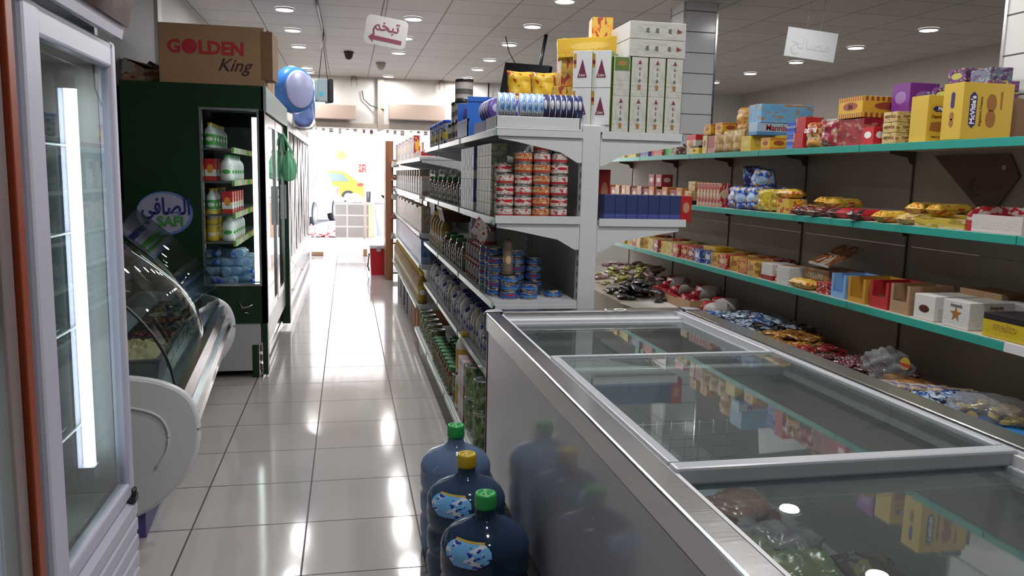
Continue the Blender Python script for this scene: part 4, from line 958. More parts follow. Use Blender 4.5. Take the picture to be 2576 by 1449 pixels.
# --- packaging kinds
p_bottle('mayb', 'cream_bottle', .038, .19, mat('cream_bottle_plastic', (.42,.38,.26), .3), mat('olive_cap', (.16,.17,.04), .35), pm((.34,.32,.22), (.10,.14,.06), None, 'logo', 154))
p_bottle('mayw', 'white_bottle', .042, .17, mat('white_bottle_plastic', (.55,.55,.57), .3), mat('white_cap', (.55,.55,.55), .35), pm((.42,.42,.50), (.04,.05,.28), (.25,.25,.3), 'artband', 155))
p_jar('jarw', 'white_tub', .05, .12, mat('white_tub_plastic', (.48,.48,.50), .35), mat('grey_lid', (.10,.10,.12), .35), pm((.38,.38,.44), (.05,.06,.25), None, 'artlogo', 156), .97, .15, .9)
p_box('milk', 'milk_carton', .075, .06, .165, pm((.10,.14,.45), WHITE, (.60,.64,.72), 'logofoot', 41))
p_box('milk2', 'milk_carton', .075, .06, .165, pm((.50,.55,.62), (.05,.10,.45), None, 'logo', 42))
p_box('greenw', 'white_green_carton', .08, .075, .055, pm((.50,.50,.42), (.22,.26,.10), (.30,.33,.18), 'art', 43))
p_can('redtin', 'cream_tin', .0405, .0485, pm((.68,.65,.60), (.45,.02,.03), (.60,.55,.48), 'artfoot', 44), noisy('tin_rim', (.5,.48,.45), .3, .05, 4, 1.))
p_can('redtin2', 'cream_tin', .0405, .0485, pm((.66,.63,.58), (.48,.02,.03), (.64,.60,.52), 'artlogo', 45), M_alu)
p_can('orgtin', 'orange_tin', .0405, .0485, pm((.58,.30,.12), (.45,.05,.02), (.65,.55,.40), 'artfoot', 46), M_alu)
p_can('tuna', 'tuna_tin', .0425, .036, pm((.02,.07,.33), (.05,.25,.6), (.5,.30,.05), 'artband', 47), M_steel)
p_can('tuna2', 'tuna_tin', .0425, .036, pm((.03,.10,.40), (.45,.02,.02), (.1,.3,.6), 'logo', 48), M_steel)
p_jar('jard', 'dark_jar', .042, .12, mat('dark_jar_glass', (.03,.02,.018), .12), mat('black_lid', BLK, .3), pm((.30,.28,.26), (.1,.02,.02), None, 'logo', 49))
p_jar('jarr', 'jam_jar', .045, .10, mat('pale_jar', (.35,.33,.33), .15), mat('red_lid', (.28,.02,.03), .35), pm((.33,.31,.33), DRED, None, 'foot', 50))
p_jar('jarg', 'pickle_jar', .05, .17, mat('pickle_glass', (.10,.05,.02), .12), mat('green_lid', (.02,.17,.04), .35), pm((.16,.10,.05), (.05,.13,.04), (.35,.3,.1), 'artfoot', 51), caph=.15, neck=.86)
p_jar('jarb', 'blue_lid_jar', .045, .14, mat('white_jar', (.55,.56,.60), .3), mat('blue_lid', (.02,.03,.20), .35), pm((.45,.46,.55), (.03,.03,.25), None, 'logo', 52))
p_jar('jart', 'chocolate_spread_jar', .042, .13, mat('spread', (.07,.03,.015), .15), mat('black_lid', BLK, .3), pm((.4,.38,.34), BLK, None, 'band', 53), .95, .14, .9)
p_bottle('mayo', 'white_bottle', .04, .21, mat('white_bottle_plastic', (.55,.55,.57), .3), mat('navy_cap', (.015,.02,.16), .35), pm((.48,.48,.55), (.04,.04,.30), None, 'logo', 54))
p_bottle('yelb', 'yellow_bottle', .058, .235, mat('pale_bottle', (.62,.60,.52), .3), mat('yellow_cap', (.65,.42,.02), .35), mat('yellow_sleeve', (.55,.33,.03), .4), .68, .48)
p_bottle('oil', 'oil_bottle', .042, .27, mat('oil_amber', (.30,.18,.03), .12), mat('yellow_cap', (.65,.42,.02), .35), pm((.45,.30,.05), WHITE, GRN, 'logo', 55), .66, .35)
p_can('tallg', 'green_tin', .058, .165, pm((.14,.22,.07), (.30,.34,.24), (.05,.10,.03), 'art', 56), M_alu)
p_can('milktin', 'powder_tin', .062, .16, pm((.20,.24,.12), (.03,.04,.02), (.02,.04,.20), 'topband', 57), M_alu)
p_box('whitec', 'white_carton', .09, .09, .16, pm((.58,.56,.56), DRED, BLK, 'stripe', 58))
p_box('cerr', 'cereal_box', .11, .06, .22, pm((.42,.03,.04), YEL, WHITE, 'artlogo', 59))
p_box('cery', 'cereal_box', .10, .06, .20, pm((.60,.45,.20), RED, BRN, 'art', 60))
p_box('cerb', 'cereal_box', .10, .06, .21, pm((.03,.08,.42), WHITE, YEL, 'logo', 61))
p_box('cerw', 'cereal_box', .10, .06, .20, pm((.58,.56,.50), GRN, RED, 'artfoot', 62))
p_box('smallr', 'small_red_box', .05, .12, .05, pm(RED, WHITE, None, 'foot', 63))
p_box('spag', 'noodle_carton', .09, .08, .22, pm((.40,.33,.24), (.35,.12,.06), (.45,.42,.36), 'art', 64))
p_box('bluec', 'blue_carton', .08, .08, .21, pm((.12,.20,.42), (.3,.42,.6), (.05,.1,.3), 'artfoot', 65))
p_can('formula', 'black_lid_tin', .058, .125, pm((.42,.38,.35), (.1,.09,.09), None, 'band', 66), M_alu, .018, mat('black_lid', BLK, .3))
p_can('btop', 'blue_lid_tin', .058, .17, pm((.20,.24,.42), (.5,.35,.05), BLK, 'artband', 67), M_alu, .02, mat('bright_blue_lid', (.02,.08,.45), .3))
rnd = random.Random(1)
ch = B().lathe([(.050, 0), (.0535, .001), (.0545, .004), (.0545, .021), (.0535, .024), (.001, .024)], 28, axis='x', c=(-.012, 0, .0545))
def p_cheese(key, rimc, facem):
    proto(key, [('round_box', B().lathe([(.001, -.012), (.052, -.012), (.0535, -.009), (.0535, .009), (.052, .012), (.001, .012)], 28, axis='x', c=(0, 0, .0535)).mesh('round_box', facem)),
                ('white_rim', B().lathe([(.0530, -.0128), (.0548, -.0128), (.0548, -.0095), (.0530, -.0095), (.0530, -.0128)], 28, axis='x', c=(0, 0, .0548), cap=False).mesh('white_rim', rimc))], 'round_cheese_box'); PKD[key] = (.026, .109, .109)
p_cheese('chd', mat('rim_white', (.72,.74,.78), .3), pm(NAVY, (.5,.5,.55), (.08,.1,.3), 'logo', 70))
p_cheese('chl', mat('rim_white', (.72,.74,.78), .3), pm((.25,.45,.70), (.65,.72,.78), (.06,.2,.55), 'art', 71))
p_cheese('chp', mat('rim_white', (.72,.74,.78), .3), pm((.10,.06,.30), (.4,.4,.6), (.05,.02,.18), 'logo', 72))
# --- top shelf, near end: white crate of round cheese boxes
t = thing('white_tray', 'white metal tray of round cheese boxes on the shelving top', 'tray', (.83, 3.60, 1.626))
obj('tray', B().box(-.195, .19, -.13, .13, 0, .006).box(-.195, .19, -.13, -.124, .006, .055, bev=.002).box(-.195, .19, .124, .13, .006, .055).box(-.195, -.189, -.13, .13, .006, .055).box(.184, .19, -.13, .13, .006, .055), M_steelw, t)
xs = [.668, .695, .722] + [.766, .793, .820, .846]
for i, x in enumerate(xs):
    place('chl', (x, 3.545, 1.634+.045), R(-6), 'light blue round cheese box standing on edge, %s from the aisle side' % ordn(i), 'cheese box', 'round cheese boxes in the white tray')
for i in range(7):
    place('chd', (.872+i*.0265, 3.545, 1.634+.045), R(-8+2*(i % 3)), 'navy round cheese box standing on edge, %s before the post' % ordn(6-i), 'cheese box', 'round cheese boxes in the white tray', tilt=(0, R(3*(i % 2)-2)))
o = obj('tray_filler', B().box(-.18, .178, -.115, .115, .007, .046), M_kraft, None, (.83, 3.60, 1.626)); tag(o, 'cardboard packing under the round cheese boxes in the white tray', 'cardboard')
for i in range(8):
    place('chp', (.70+(i % 2)*.12, 3.80+.034*i, 1.680), R(-70), 'purple and blue round cheese box behind the white tray, %s along' % ordn(i), 'cheese box', 'purple round cheese boxes')
o = obj('carton_stand', B().box(.64, .92, 3.77, 4.10, 1.626, 1.679), mat('blue_stand', (.02,.04,.30), .4)); tag(o, 'flat blue plastic crate under the purple round cheese boxes', 'crate')
t = thing('blue_basket', 'bright blue plastic basket of purple packs on the shelving top', 'basket', (.75, 4.55, 1.626))
M_bbk = mat('blue_basket_plastic', (.02,.12,.50), .35)
obj('basket_wall', B().box(-.11, .13, -.2, .2, 0, .006).box(-.11, -.104, -.2, .2, 0, .09).box(-.11, .13, -.2, -.194, 0, .21).box(-.11, .13, .194, .2, 0, .21).box(.124, .13, -.2, .2, 0, .21).box(-.11, .13, -.206, -.194, .19, .215).box(-.112, -.10, -.2, .2, .085, .10), M_bbk, t)
p_box('purp', 'purple_pack', .03, .14, .17, pm((.14,.06,.32), (.45,.45,.6), PINK, 'art', 73))
for i in range(9): place('purp', (.745, 4.40+i*.037, 1.634), L+R(3*(i % 3-1)), 'slim purple pack in the blue basket, %s along' % ordn(i), 'pack', 'purple packs in the blue basket')
for i, (y, h2) in enumerate(((5.05, 2), (5.22, 2), (5.40, 1))):
    for st in range(h2+ (1 if i == 0 else 0)): place('formula', (.72, y, 1.627+st*.129), 0, 'tin with black lid on the shelving top, %s stack beyond the blue basket, %s up' % (ordn(i), ordn(st)), 'tin', 'black lidded tins')
row([('btop', 'tin with bright blue lid', 'tin'), ('jart', 'brown spread jar with black lid', 'jar'), ('btop', 'blue striped tin', 'tin')], 5.6, 6.6, .65, 1.626, '', 'tins on the shelving top', 'the top shelf far part')
# shelf 4 (z 1.235): stacked tins at the near end, five columns across
cols = [(.690, 4), (.774, 6), (.858, 7), (.942, 7), (1.0, 0)]
kk = 0
pat = {0: ['redtin', 'redtin2', 'redtin2', 'redtin'], 1: ['redtin', 'redtin2', 'redtin', 'redtin2', 'orgtin', 'orgtin', 'orgtin'], 2: ['orgtin', 'orgtin', 'orgtin', 'orgtin', 'orgtin', 'redtin', 'orgtin'],
       3: ['redtin', 'redtin2', 'redtin', 'redtin', 'redtin2', 'redtin', 'redtin2']}
cn = ('beside the white green cartons', 'second column in', 'third column in', 'in the column before the post')
for ci in range(4):
    x = .690+ci*.0835
    n = (4, 6, 7, 7)[ci]
    for st in range(n):
        key = pat[ci][st % len(pat[ci])]
        place(key, (x, 3.515, SA[3]+.001+st*.0490), R(17*st+ci*40), '%s tin stacked %s, %s' % ('orange' if key == 'orgtin' else 'white and red' if key == 'redtin' else 'red lettered white', ordn(st)+' up' if st else 'lowest', cn[ci]), 'tin', 'stacked tins on the shelving end')
for ci in range(4):
    for st in range(6 - (ci == 0)):
        place(('redtin', 'redtin2', 'orgtin')[(ci+st) % 3], (.700+ci*.0835, 3.600, SA[3]+.001+st*.0490), R(25*st), 'tin in the second rank of stacked tins, column %s, tier %s' % (('one', 'two', 'three', 'four')[ci], ordn(st)), 'tin', 'stacked tins on the shelving end')
for yi in range(5):
    for st in range(6):
        place('greenw', (.690, 3.70+yi*.084, SA[3]+.001+st*.0556), L, 'cream and green carton, column %s behind the tins, %s tier' % (ordn(yi), ordn(st)), 'carton', 'cream green cartons')
for yi in range(6):
    for st in range(2):
        place('milk' if yi % 2 == 0 else 'milk2', (.675, 4.17+yi*.079, SA[3]+.001+st*.1655), L, '%s milk carton, column %s past cream green cartons, %s tier' % ('blue' if yi % 2 == 0 else 'white and blue', ordn(yi), ordn(st)), 'carton', 'milk cartons')
row([('jart', 'brown spread jar', 'jar'), ('jarg', 'green lidded jar', 'jar'), ('jard', 'dark glass jar', 'jar')], 4.70, 6.6, .65, SA[3], '', 'jars on the fourth shelf', 'the fourth shelf of the near unit')
# shelf 3 (z .86): tuna, jars
tun = [(.73, 3.56, 3), (.82, 3.55, 2), (.69, 3.66, 5), (.78, 3.67, 6), (.87, 3.69, 5), (.69, 3.76, 6), (.78, 3.78, 5), (.68, 3.86, 6), (.95, 3.60, 1)]
for ci, (x, y, n) in enumerate(tun):
    for st in range(n):
        place('tuna' if (ci+st) % 3 else 'tuna2', (x+.003*(st % 2), y, SA[2]+.001+st*.0365), R(33*st+50*ci), 'blue flat fish tin, tier %s of the %s stack by the freezer' % (ordn(st), ordn(ci)), 'tin', 'blue fish tins')
for yi in range(6):
    for st in range(3 if yi < 3 else 2):
        place('jarr', (.70, 3.97+yi*.094, SA[2]+.001+st*.101), 0, 'pale jar with dark red lid, %s past the blue tins, %s tier' % (ordn(yi), ordn(st)), 'jar', 'red lidded jars')
row([('jarg', 'green lidded jar', 'jar'), ('jard', 'dark jar', 'jar'), ('jard', 'dark jar with white label', 'jar')], 4.56, 5.5, .65, SA[2], '', 'jars on the third shelf', 'the third shelf')
row([('jard', 'dark jar', 'jar'), ('oil', 'amber bottle', 'bottle')], 5.55, 6.6, .65, SA[2], '', 'amber bottles and dark jars', 'the third shelf far bay')
t = thing('brown_basket', 'open brown basket with yellow rim standing above the third shelf', 'basket', (.77, 5.80, SA[2]+.225))
obj('basket_wall', B().prism([(-.09, 0), (.09, 0), (.11, .09), (-.11, .09)], -.16, .16, 'xz'), mat('dark_brown_weave', (.08,.025,.01), .5), t); obj('basket_rim', B().box(-.115, .115, -.17, .17, .085, .10), mat('yellow_rim', (.45,.28,.03), .4), t)
o = obj('price_tag', B().box(-.001, .001, -.05, .05, -.09, .0), pm((.5,.42,.38), DRED, GREY, 'art', 75), None, (.622, 3.62, 1.205), (R(35), 0, R(35))); tag(o, 'torn pinkish price card dangling from the fourth shelf rail', 'card')
p_bottle('handb', 'tall_brown_bottle', .022, .16, mat('brown_bottle_body', (.16,.11,.08), .4), M_grey, pm((.2,.15,.11), TAN, None, 'logo', 76), .8, .6)
place('handb', (.72, 3.56, SA[2]+.001+3*.0365), 0, 'brown bottle standing on the blue tins under the price card', 'bottle')
# shelf 2 (z .515)
row([('mayo', 'white bottle with navy cap', 'bottle'), ('mayb', 'cream bottle with olive cap', 'bottle'), ('mayo', 'white navy capped bottle', 'bottle'), ('jarw', 'white tub with dark lid', 'tub'), ('mayw', 'short white bottle', 'bottle'), ('jarb', 'white jar with blue lid', 'jar')], 3.52, 6.6, .65, SA[1], '', 'white bottles on the second shelf', 'the second shelf', jit=.012, seed=3)
row([('jarb', 'rear white jar with blue lid', 'jar')], 3.55, 5.4, .75, SA[1], '', 'jars behind the white bottles', 'the second shelf rear')
# base (z .135)
for i, (y, x, key, st, nm) in enumerate([(3.62, .64, 'tallg', 1, 'green printed tin'), (3.62, .64, 'tallg', 0, 'green printed tin'), (3.76, .66, 'milktin', 0, 'dark powder tin with blue oval'), (3.90, .64, 'tallg', 0, 'green tin'), (3.90, .64, 'tallg', 1, 'green tin standing on another'),
        (4.03, .63, 'whitec', 0, 'white carton'), (4.13, .63, 'whitec', 0, 'white carton'), (4.03, .63, 'whitec', 1, 'white striped carton'), (4.13, .63, 'whitec', 1, 'white striped carton'), (4.26, .64, 'yelb', 0, 'yellow sleeved bottle'), (4.39, .64, 'tallg', 0, 'green tin')]):
    h = PKD[key][2] if key != 'tallg' else .165
    place(key, (x, y, SA[0]+.001+st*(h+.001)), R(31*i) if key in ('tallg', 'milktin') else L, '%s on the base shelf, %s past the freezer%s' % (nm, ordn(i), ', upper tier' if st else ''), 'tin' if 'tin' in nm else 'bottle' if 'bottle' in nm else 'carton', 'tins and bottles on the base shelf')
place('yelb', (.66, 4.40, SA[0]+.168), 0, 'white and yellow bottle standing on a green tin, base shelf', 'bottle')
for yi in range(9):
    for st in range(1):
        place('jarg', (.625, 4.55+yi*.104, SA[0]+.001), R(20*yi), 'pickle jar with green lid on the base shelf, %s past the yellow bottle' % ordn(yi), 'jar', 'pickle jars on the base shelf')
        place('jarg', (.735, 4.56+yi*.104, SA[0]+.001), R(20*yi), 'pickle jar in the rear rank on the base shelf, %s along' % ordn(yi), 'jar', 'pickle jars on the base shelf')
row([('jard', 'dark jar', 'jar'), ('tallg', 'green tin', 'tin')], 5.55, 6.6, .58, SA[0], '', 'far goods on the base shelf', 'the base shelf far bay')
# right side of the shelving: tea cartons, spice boxes
M_tea = pm((.56,.56,.52), (.52,.53,.49), (.48,.49,.45), 'art', 80); M_teag = noisy('leafy_green_print', (.16,.26,.03), .4, .5, 25.)
M_teaw = mat('tea_white', (.66,.67,.68), .35)
def tea(key, style):
    w, d, h = .076, .165, .172
    parts = [('carton', B().box(-w/2, w/2, -d/2, d/2, 0, h, bev=.0015).mesh('carton', M_tea))]
    parts.append(('green_side', B().box(-w/2-.0008, -w/2, -d/2+.002, d/2-.002, .002, h-.002).box(w/2, w/2+.0008, -d/2+.002, d/2-.002, .002, h-.002).mesh('green_side', M_teag)))
    tri = B()
    if style:
        tri.prism([(-.009, h-.030), (.009, h-.030), (0, h-.010)], -d/2-.0012, -d/2, 'xz'); tri.prism([(-.004, h-.055), (.004, h-.055), (0, h-.04)], -d/2-.0012, -d/2, 'xz')
        cup = B().prism([(-.006, .03), (.006, .03), (.008, .052), (-.008, .052)], -d/2-.0012, -d/2, 'xz'); leaf = B().prism([(-.007, .068), (0, .06), (.007, .07), (.001, .08)], -d/2-.0012, -d/2, 'xz').prism([(-.002, .09), (.003, .09), (.002, .108), (-.001, .108)], -d/2-.0012, -d/2, 'xz')
        parts += [('emblem', tri.mesh('emblem', mat('tea_red', (.22,.03,.05), .4))), ('cup_print', cup.mesh('cup_print', mat('tea_amber', (.35,.17,.05), .4))), ('leaf_print', leaf.mesh('leaf_print', mat('leaf_dark', (.12,.15,.08), .4)))]
    else:
        parts += [('picture', B().box(-w/2+.004, w/2-.004, -d/2-.0012, -d/2, h-.062, h-.004).mesh('picture', pm((.12,.20,.05), (.35,.2,.05), None, 'logo', 81)))]
    proto(key, parts, 'tea_carton')
tea('tea', 1); tea('teap', 0)
RZ = SA[4]-.01
for lv in range(2):
    for i in range(4):
        place('teap' if (lv == 1 and i == 0) else 'tea', (1.205+i*.0835, 3.56, RZ+.001+lv*.1725), 0, 'white and green tea carton, %s from the post in the %s tier' % (ordn(i), ('lower', 'upper')[lv]), 'carton', 'tea cartons on the right shelf top')
# two cartons lying across the top
M_teal2 = B()
def teal_(key):
    w, d, h = .265, .33, .076
    parts = [('carton', B().box(-w/2, w/2, -d/2, d/2, 0, h, bev=.0015).mesh('carton', M_tea)), ('white_side', B().box(-w/2-.0008, -w/2, -d/2+.002, d/2-.002, .002, h-.002).mesh('white_side', M_teaw))]
    pr = B()
    for x in (-.05, -.005, .055): parts.append(('cup_print', B().prism([(x-.008, .03), (x+.008, .027), (x+.007, .05), (x-.006, .047)], -d/2-.0012, -d/2, 'xz').mesh('cup_print', mat('leaf_dark', (.12,.15,.08), .4))))
    parts += [ ('emblem', B().prism([(.09, .027), (.115, .038), (.09, .05)], -d/2-.0012, -d/2, 'xz').mesh('emblem', mat('tea_red', (.22,.03,.05), .4)))]
    proto(key, parts, 'tea_carton')
teal_('teal')
for lv in range(2): place('teal', (1.367, 3.64, RZ+.348+lv*.0775), 0, 'long white tea carton lying on the upright cartons, %s' % ('lower one', 'topmost')[lv], 'carton', 'long tea cartons')
# white cartons with a red triangle, turned to the aisle
def teaw(key, w, d, h):
    parts = [('carton', B().box(-w/2, w/2, -d/2, d/2, 0, h, bev=.0015).mesh('carton', M_teaw)), ('green_side', B().box(w/2, w/2+.0008, -d/2+.002, d/2-.002, .002, h-.002).mesh('green_side', M_teag))]
    for sx, rz_ in ((0, 0),):
        parts.append(('emblem', B().prism([(-.022, .045), (.022, .045), (0, .125)], -d/2-.0012, -d/2, 'xz').mesh('emblem', mat('tea_maroon', (.16,.03,.06), .4))))
        parts.append(('side_print', B().box(-w/2+.003, -w/2+.015, -d/2-.0012, -d/2, .09, .15).mesh('side_print', pm((.5,.28,.04), DRED, None, 'band', 82))))
    me2 = text_mesh('Lian', .018).copy(); me2.transform(Matrix.Translation((0, -d/2-.0016, .055)) @ Matrix.Rotation(R(90), 4, 'X')); me2.materials.append(M_paint); parts.append(('lettering', me2))
    proto(key, parts, 'tea_carton')
teaw('teaw', .088, .13, .162)
for lv in range(2):
    for i in range(2):
        place('teaw', (1.150-i*.078, 3.555+i*.035, SA[4]+.033+lv*.164), R(-32), 'white carton with maroon triangle above the post, %s, %s tier' % (('beside the tea cartons', 'beside the cheese boxes')[i], ('lower', 'upper')[lv]), 'carton', 'white cartons with maroon triangles')
o = obj('carton_riser', B().box(1.02, 1.16, 3.49, 3.68, SA[4]+.001, SA[4]+.032), M_steelw); tag(o, 'flat white tray lying across the post under the white cartons', 'tray')
p_box('lyel', 'yellow_carton', .30, .12, .085, pm((.62,.38,.02), (.70,.48,.10), (.45,.05,.03), 'logo', 83)); p_box('yback', 'yellow_carton', .10, .12, .22, pm((.60,.40,.06), (.35,.05,.03), ORG, 'art', 84))
place('lyel', (1.13, 3.74, SA[4]+.36), R(-14), 'long yellow carton lying behind the white cartons', 'carton', None, (0, R(-4)))
place('yback', (1.20, 3.80, 1.955), R(-10), 'pale yellow carton against the topmost tea carton', 'carton')
place('yback', (1.02, 3.80, SA[4]+.002), R(-10), 'orange and yellow carton behind the cheese boxes, standing on the shelf', 'carton')
place('yback', (1.05, 3.80, SA[4]+.224), R(-4), 'orange and yellow carton behind the white cartons, second tier', 'carton')
o = obj('carton_support', B().box(1.0, 1.28, 3.70, 3.92, 1.94, 1.953), M_kraft); 
bpy.data.objects.remove(o)
p_pouch('ybag', 'yellow_snack_bag', .14, .20, .09, pm((.62,.42,.03), (.65,.5,.1), (.4,.05,.02), 'art', 85), 8, True)
for i in range(3): place('ybag', (.84+i*.10, 4.02+.03*(i % 2), 1.627), R(15*i-10), 'yellow snack bag standing behind the navy cheese boxes, %s from the aisle' % ordn(i), 'bag', 'yellow snack bags on the shelving top')
for i in range(2): place('ybag', (.88+i*.13, 4.14, 1.76), R(-15*i), 'yellow snack bag heaped higher behind the cheese boxes, %s' % ('aisle side', 'post side')[i], 'bag', 'yellow snack bags on the shelving top')
p_box('blub', 'spice_box', .052, .10, .122, pm((.035,.05,.16), (.08,.10,.34), (.015,.02,.10), 'foot', 86))
p_box('redb', 'spice_box', .054, .10, .122, pm((.42,.02,.025), (.5,.25,.15), None, 'logo', 87))
for i in range(7): place('blub', (1.175+i*.0535, 3.535, SA[3]-.009), 0, 'dark blue upright box on the right shelf end, %s from the post' % ordn(i), 'box', 'dark blue boxes on the right shelf')
place('redb', (1.175+7*.0535, 3.535, SA[3]-.009), 0, 'red upright box at the outer end of the blue box line', 'box')
p_box('redt', 'red_box', .055, .10, .235, pm((.42,.02,.025), (.5,.25,.15), None, 'logo', 88))
place('redt', (1.185, 3.65, SA[3]-.009), 0, 'tall red box standing behind the dark blue boxes', 'box')
# far unit goods
cer = [('cerr', 'red cereal box', 'box'), ('cerb', 'blue cereal box', 'box'), ('cery', 'tan cereal box', 'box'), ('cerw', 'white cereal box', 'box')]
row([('smallr', 'small red and white box', 'box')], 6.84, 7.6, .61, SBz[4], '', 'small red white boxes', 'the far unit top')
row([('smallr', 'back line small red box', 'box')], 6.84, 7.5, .75, SBz[4], '', 'small red white boxes', 'the far unit top back')
row([cer[0], cer[0], cer[2], cer[3], cer[1]], 7.62, 10.5, .61, SBz[4], '', 'cereal boxes on the far top shelf', 'the far unit top shelf')
row([('whitec', 'white carton', 'carton'), ('jart', 'brown jar', 'jar'), ('spag', 'pale noodle carton', 'carton')], 6.84, 10.5, .615, SBz[3], '', 'goods on the far fourth shelf', 'the far unit fourth shelf')
row([('spag', 'noodle carton', 'carton'), cer[0], ('spag', 'tan noodle carton', 'carton'), cer[2], cer[3]], 6.84, 10.5, .615, SBz[2], '', 'goods on the far third shelf', 'the far unit third shelf')
row([('bluec', 'blue carton', 'carton'), ('bluec', 'blue and white carton', 'carton'), ('spag', 'tan carton', 'carton')], 6.84, 10.5, .615, SBz[1], '', 'cartons on the far second shelf', 'the far unit second shelf')
row([('oil', 'amber oil bottle', 'bottle')], 6.84, 10.5, .59, SBz[0], '', 'oil bottles on the far base shelf', 'the far unit base shelf')
for i, (y, h, m) in enumerate(((6.95, .25, noisy('orange_kraft', (.42,.20,.08), .7)), (7.30, .25, noisy('orange_kraft', (.42,.20,.08), .7)), (7.75, .22, noisy('grey_carton', (.30,.27,.29), .7)), (8.25, .24, noisy('grey_carton', (.30,.27,.29), .7)), (8.8, .22, noisy('grey_carton', (.30,.27,.29), .7)), (9.4, .24, noisy('grey_carton', (.30,.27,.29), .7)))):
    o = obj('floor_carton', B().box(-.15, .15, -.16, .16, 0, h, bev=.004), m, None, (.745, y, 0), (0, 0, R(2*(i % 3)-2))); tag(o, '%s carton on the floor under the far unit, %s along' % ('orange brown' if i < 2 else 'greyish', ordn(i)), 'box', 'cartons under the far unit')
# wooden rack at the end
t = thing('wooden_rack', 'reddish wooden rack closing the far end of the shelving', 'rack', (0, 0, 0))
M_wood = noisy('red_brown_wood', (.30,.12,.05), .4, .25, 4., stretch=(8, 8, .6))
obj('side_board', B().box(.50, .52, 10.72, 11.2, 0, 1.84, bev=.002), M_wood, t); obj('side_board', B().box(.98, 1.0, 10.72, 11.2, 0, 1.84, bev=.002), M_wood, t)
obj('front_board', B().box(.52, .60, 10.70, 10.72, 0, 1.84), M_wood, t)
for z in (.1, .5, .9, 1.25, 1.6): obj('shelf', B().box(.52, .98, 10.74, 11.18, z-.02, z), M_wood, t)
for i, z in enumerate((.56, .82, 1.08, 1.33, 1.5)):
    o = obj('snack_pack', B().box(-.05, .05, -.03, .03, 0, .075), pm((.45,.10,.08) if i % 2 else WHITE, WHITE, BRN, 'art', 90+i), None, (.62, 10.6705, z)); tag(o, '%s small pack against the wooden rack, %s up' % ('red' if i % 2 else 'white', ordn(i)), 'pack')
t = thing('ice_box', 'red ice box with white lid standing by the wooden rack', 'ice box', (.43, 11.42, 0))
obj('box_body', B().prism([(-.105, 0), (.11, 0), (.12, .37), (-.12, .37)], -.17, .17, 'xz'), noisy('red_plastic', (.42,.012,.02), .3, .08), t); obj('lid', B().box(-.125, .125, -.18, .18, .37, .42, bev=.012), M_white, t)
obj('hinge', B().box(-.03, .03, -.186, -.172, .33, .40, bev=.004), M_grey, t); obj('carry_handle', B().tube([(-.13, -.1, .3), (-.15, -.1, .12), (-.13, -.1, .05)], .01), M_blk, t)
# ------------------------------------------------------------------ biscuit shelving, top shelf
WT = SR[3]
def put(key, y, z, desc, cat, xo=0., rz=L, grp=None, tilt=None, name=None):
    """fronts line up behind the rail; y is the middle of the item along the shelf"""
    w, d, h = PKD[key]
    return place(key, (WX+.02+d/2+xo, y, z+.001), rz, desc, cat, grp, tilt, name)
# big biscuit cartons
M_my = noisy('biscuit_yellow', (.58,.39,.045), .4, .06, 2.); M_navy = mat('navy_print', (.03,.02,.14), .4); M_bis = noisy('biscuit_print', (.30,.12,.03), .5, .2, 20.)
def bigbis(y, x, w, d, h, lab):
    """w across the face toward the back of the shelf (x), d along the shelf"""
    t = thing('biscuit_carton', lab, 'carton', (x+w/2, y+d/2, WT+.001))
    obj('carton', B().box(-w/2, w/2, -d/2, d/2, 0, h, bev=.002), M_my, t)
    def capsule(cx, cz, a, l, vertical, face):
        pts = [(-a, -l*.78), (0, -l), (a, -l*.78), (a, l*.78), (0, l), (-a, l*.78)]
        if not vertical: pts = [(v, u) for u, v in pts][::-1]
        return [(cx+u, cz+v) for u, v in pts]
    if d < .2:
        obj('emblem', B().prism(capsule(-w/2+.05, h*.52, .017, .075, 1, 0), -d/2-.0012, -d/2, 'xz').prism(capsule(0, h*.7, .010, .035, 1, 0), -w/2-.0012, -w/2, 'yz'), M_navy, t)
        text('lettering', "McVitie's", .032, M_paint, t, (-w/2+.05, -d/2-.0018, h*.52), (R(90), R(-90), 0), bold=.001)
        text('lettering', 'Digestive Creams', .017, mat('brown_print', (.12,.05,.01), .5), t, (-w/2+.088, -d/2-.0014, h*.5), (R(90), R(-90), 0))
        b = B()
        for cz in (h*.66, h*.38):
            b.prism([(-w/2+.135+.020*math.cos(R(q)), cz+.036*math.sin(R(q))) for q in range(0, 360, 24)], -d/2-.0013, -d/2, 'xz')
            b.prism([(-w/2+.143+.020*math.cos(R(q)), cz-.002+.036*math.sin(R(q))) for q in range(0, 360, 24)], -d/2-.0010, -d/2, 'xz')
        for zz, q2 in ((h*.42, 0), (h*.30, 1)): obj('biscuit_picture', B().prism([(.012*math.cos(R(q)), zz+.018*math.sin(R(q))) for q in range(0, 360, 30)], -w/2-.0012, -w/2, 'yz'), M_bis, t)
        b.prism([(-w/2+.18, h*.85), (-w/2+.19, h*.86), (-w/2+.19, h*.55), (-w/2+.183, h*.55)], -d/2-.0012, -d/2, 'xz')
        obj('biscuit_picture', b, M_bis, t)
    return t
bigbis(2.93, 2.505, .245, .115, .235, "yellow biscuit carton with navy oval, turned upright at the shelf edge")
t = thing('biscuit_carton', 'yellow biscuit carton with vanilla print behind the upright one', 'carton', (2.66, 3.22, WT+.001))
obj('carton', B().box(-.13, .13, -.055, .055, 0, .205, bev=.002), M_my, t)
obj('emblem', B().prism([(-.105, .145), (-.09, .157), (.01, .157), (.025, .145), (.01, .133), (-.09, .133)], -.0562, -.055, 'xz'), M_navy, t)
text('lettering', "McVitie's", .022, M_paint, t, (-.038, -.0568, .145), bold=.001); text('lettering', 'Digestive', .018, mat('brown_print', (.12,.05,.01), .5), t, (-.075, -.0564, .112))
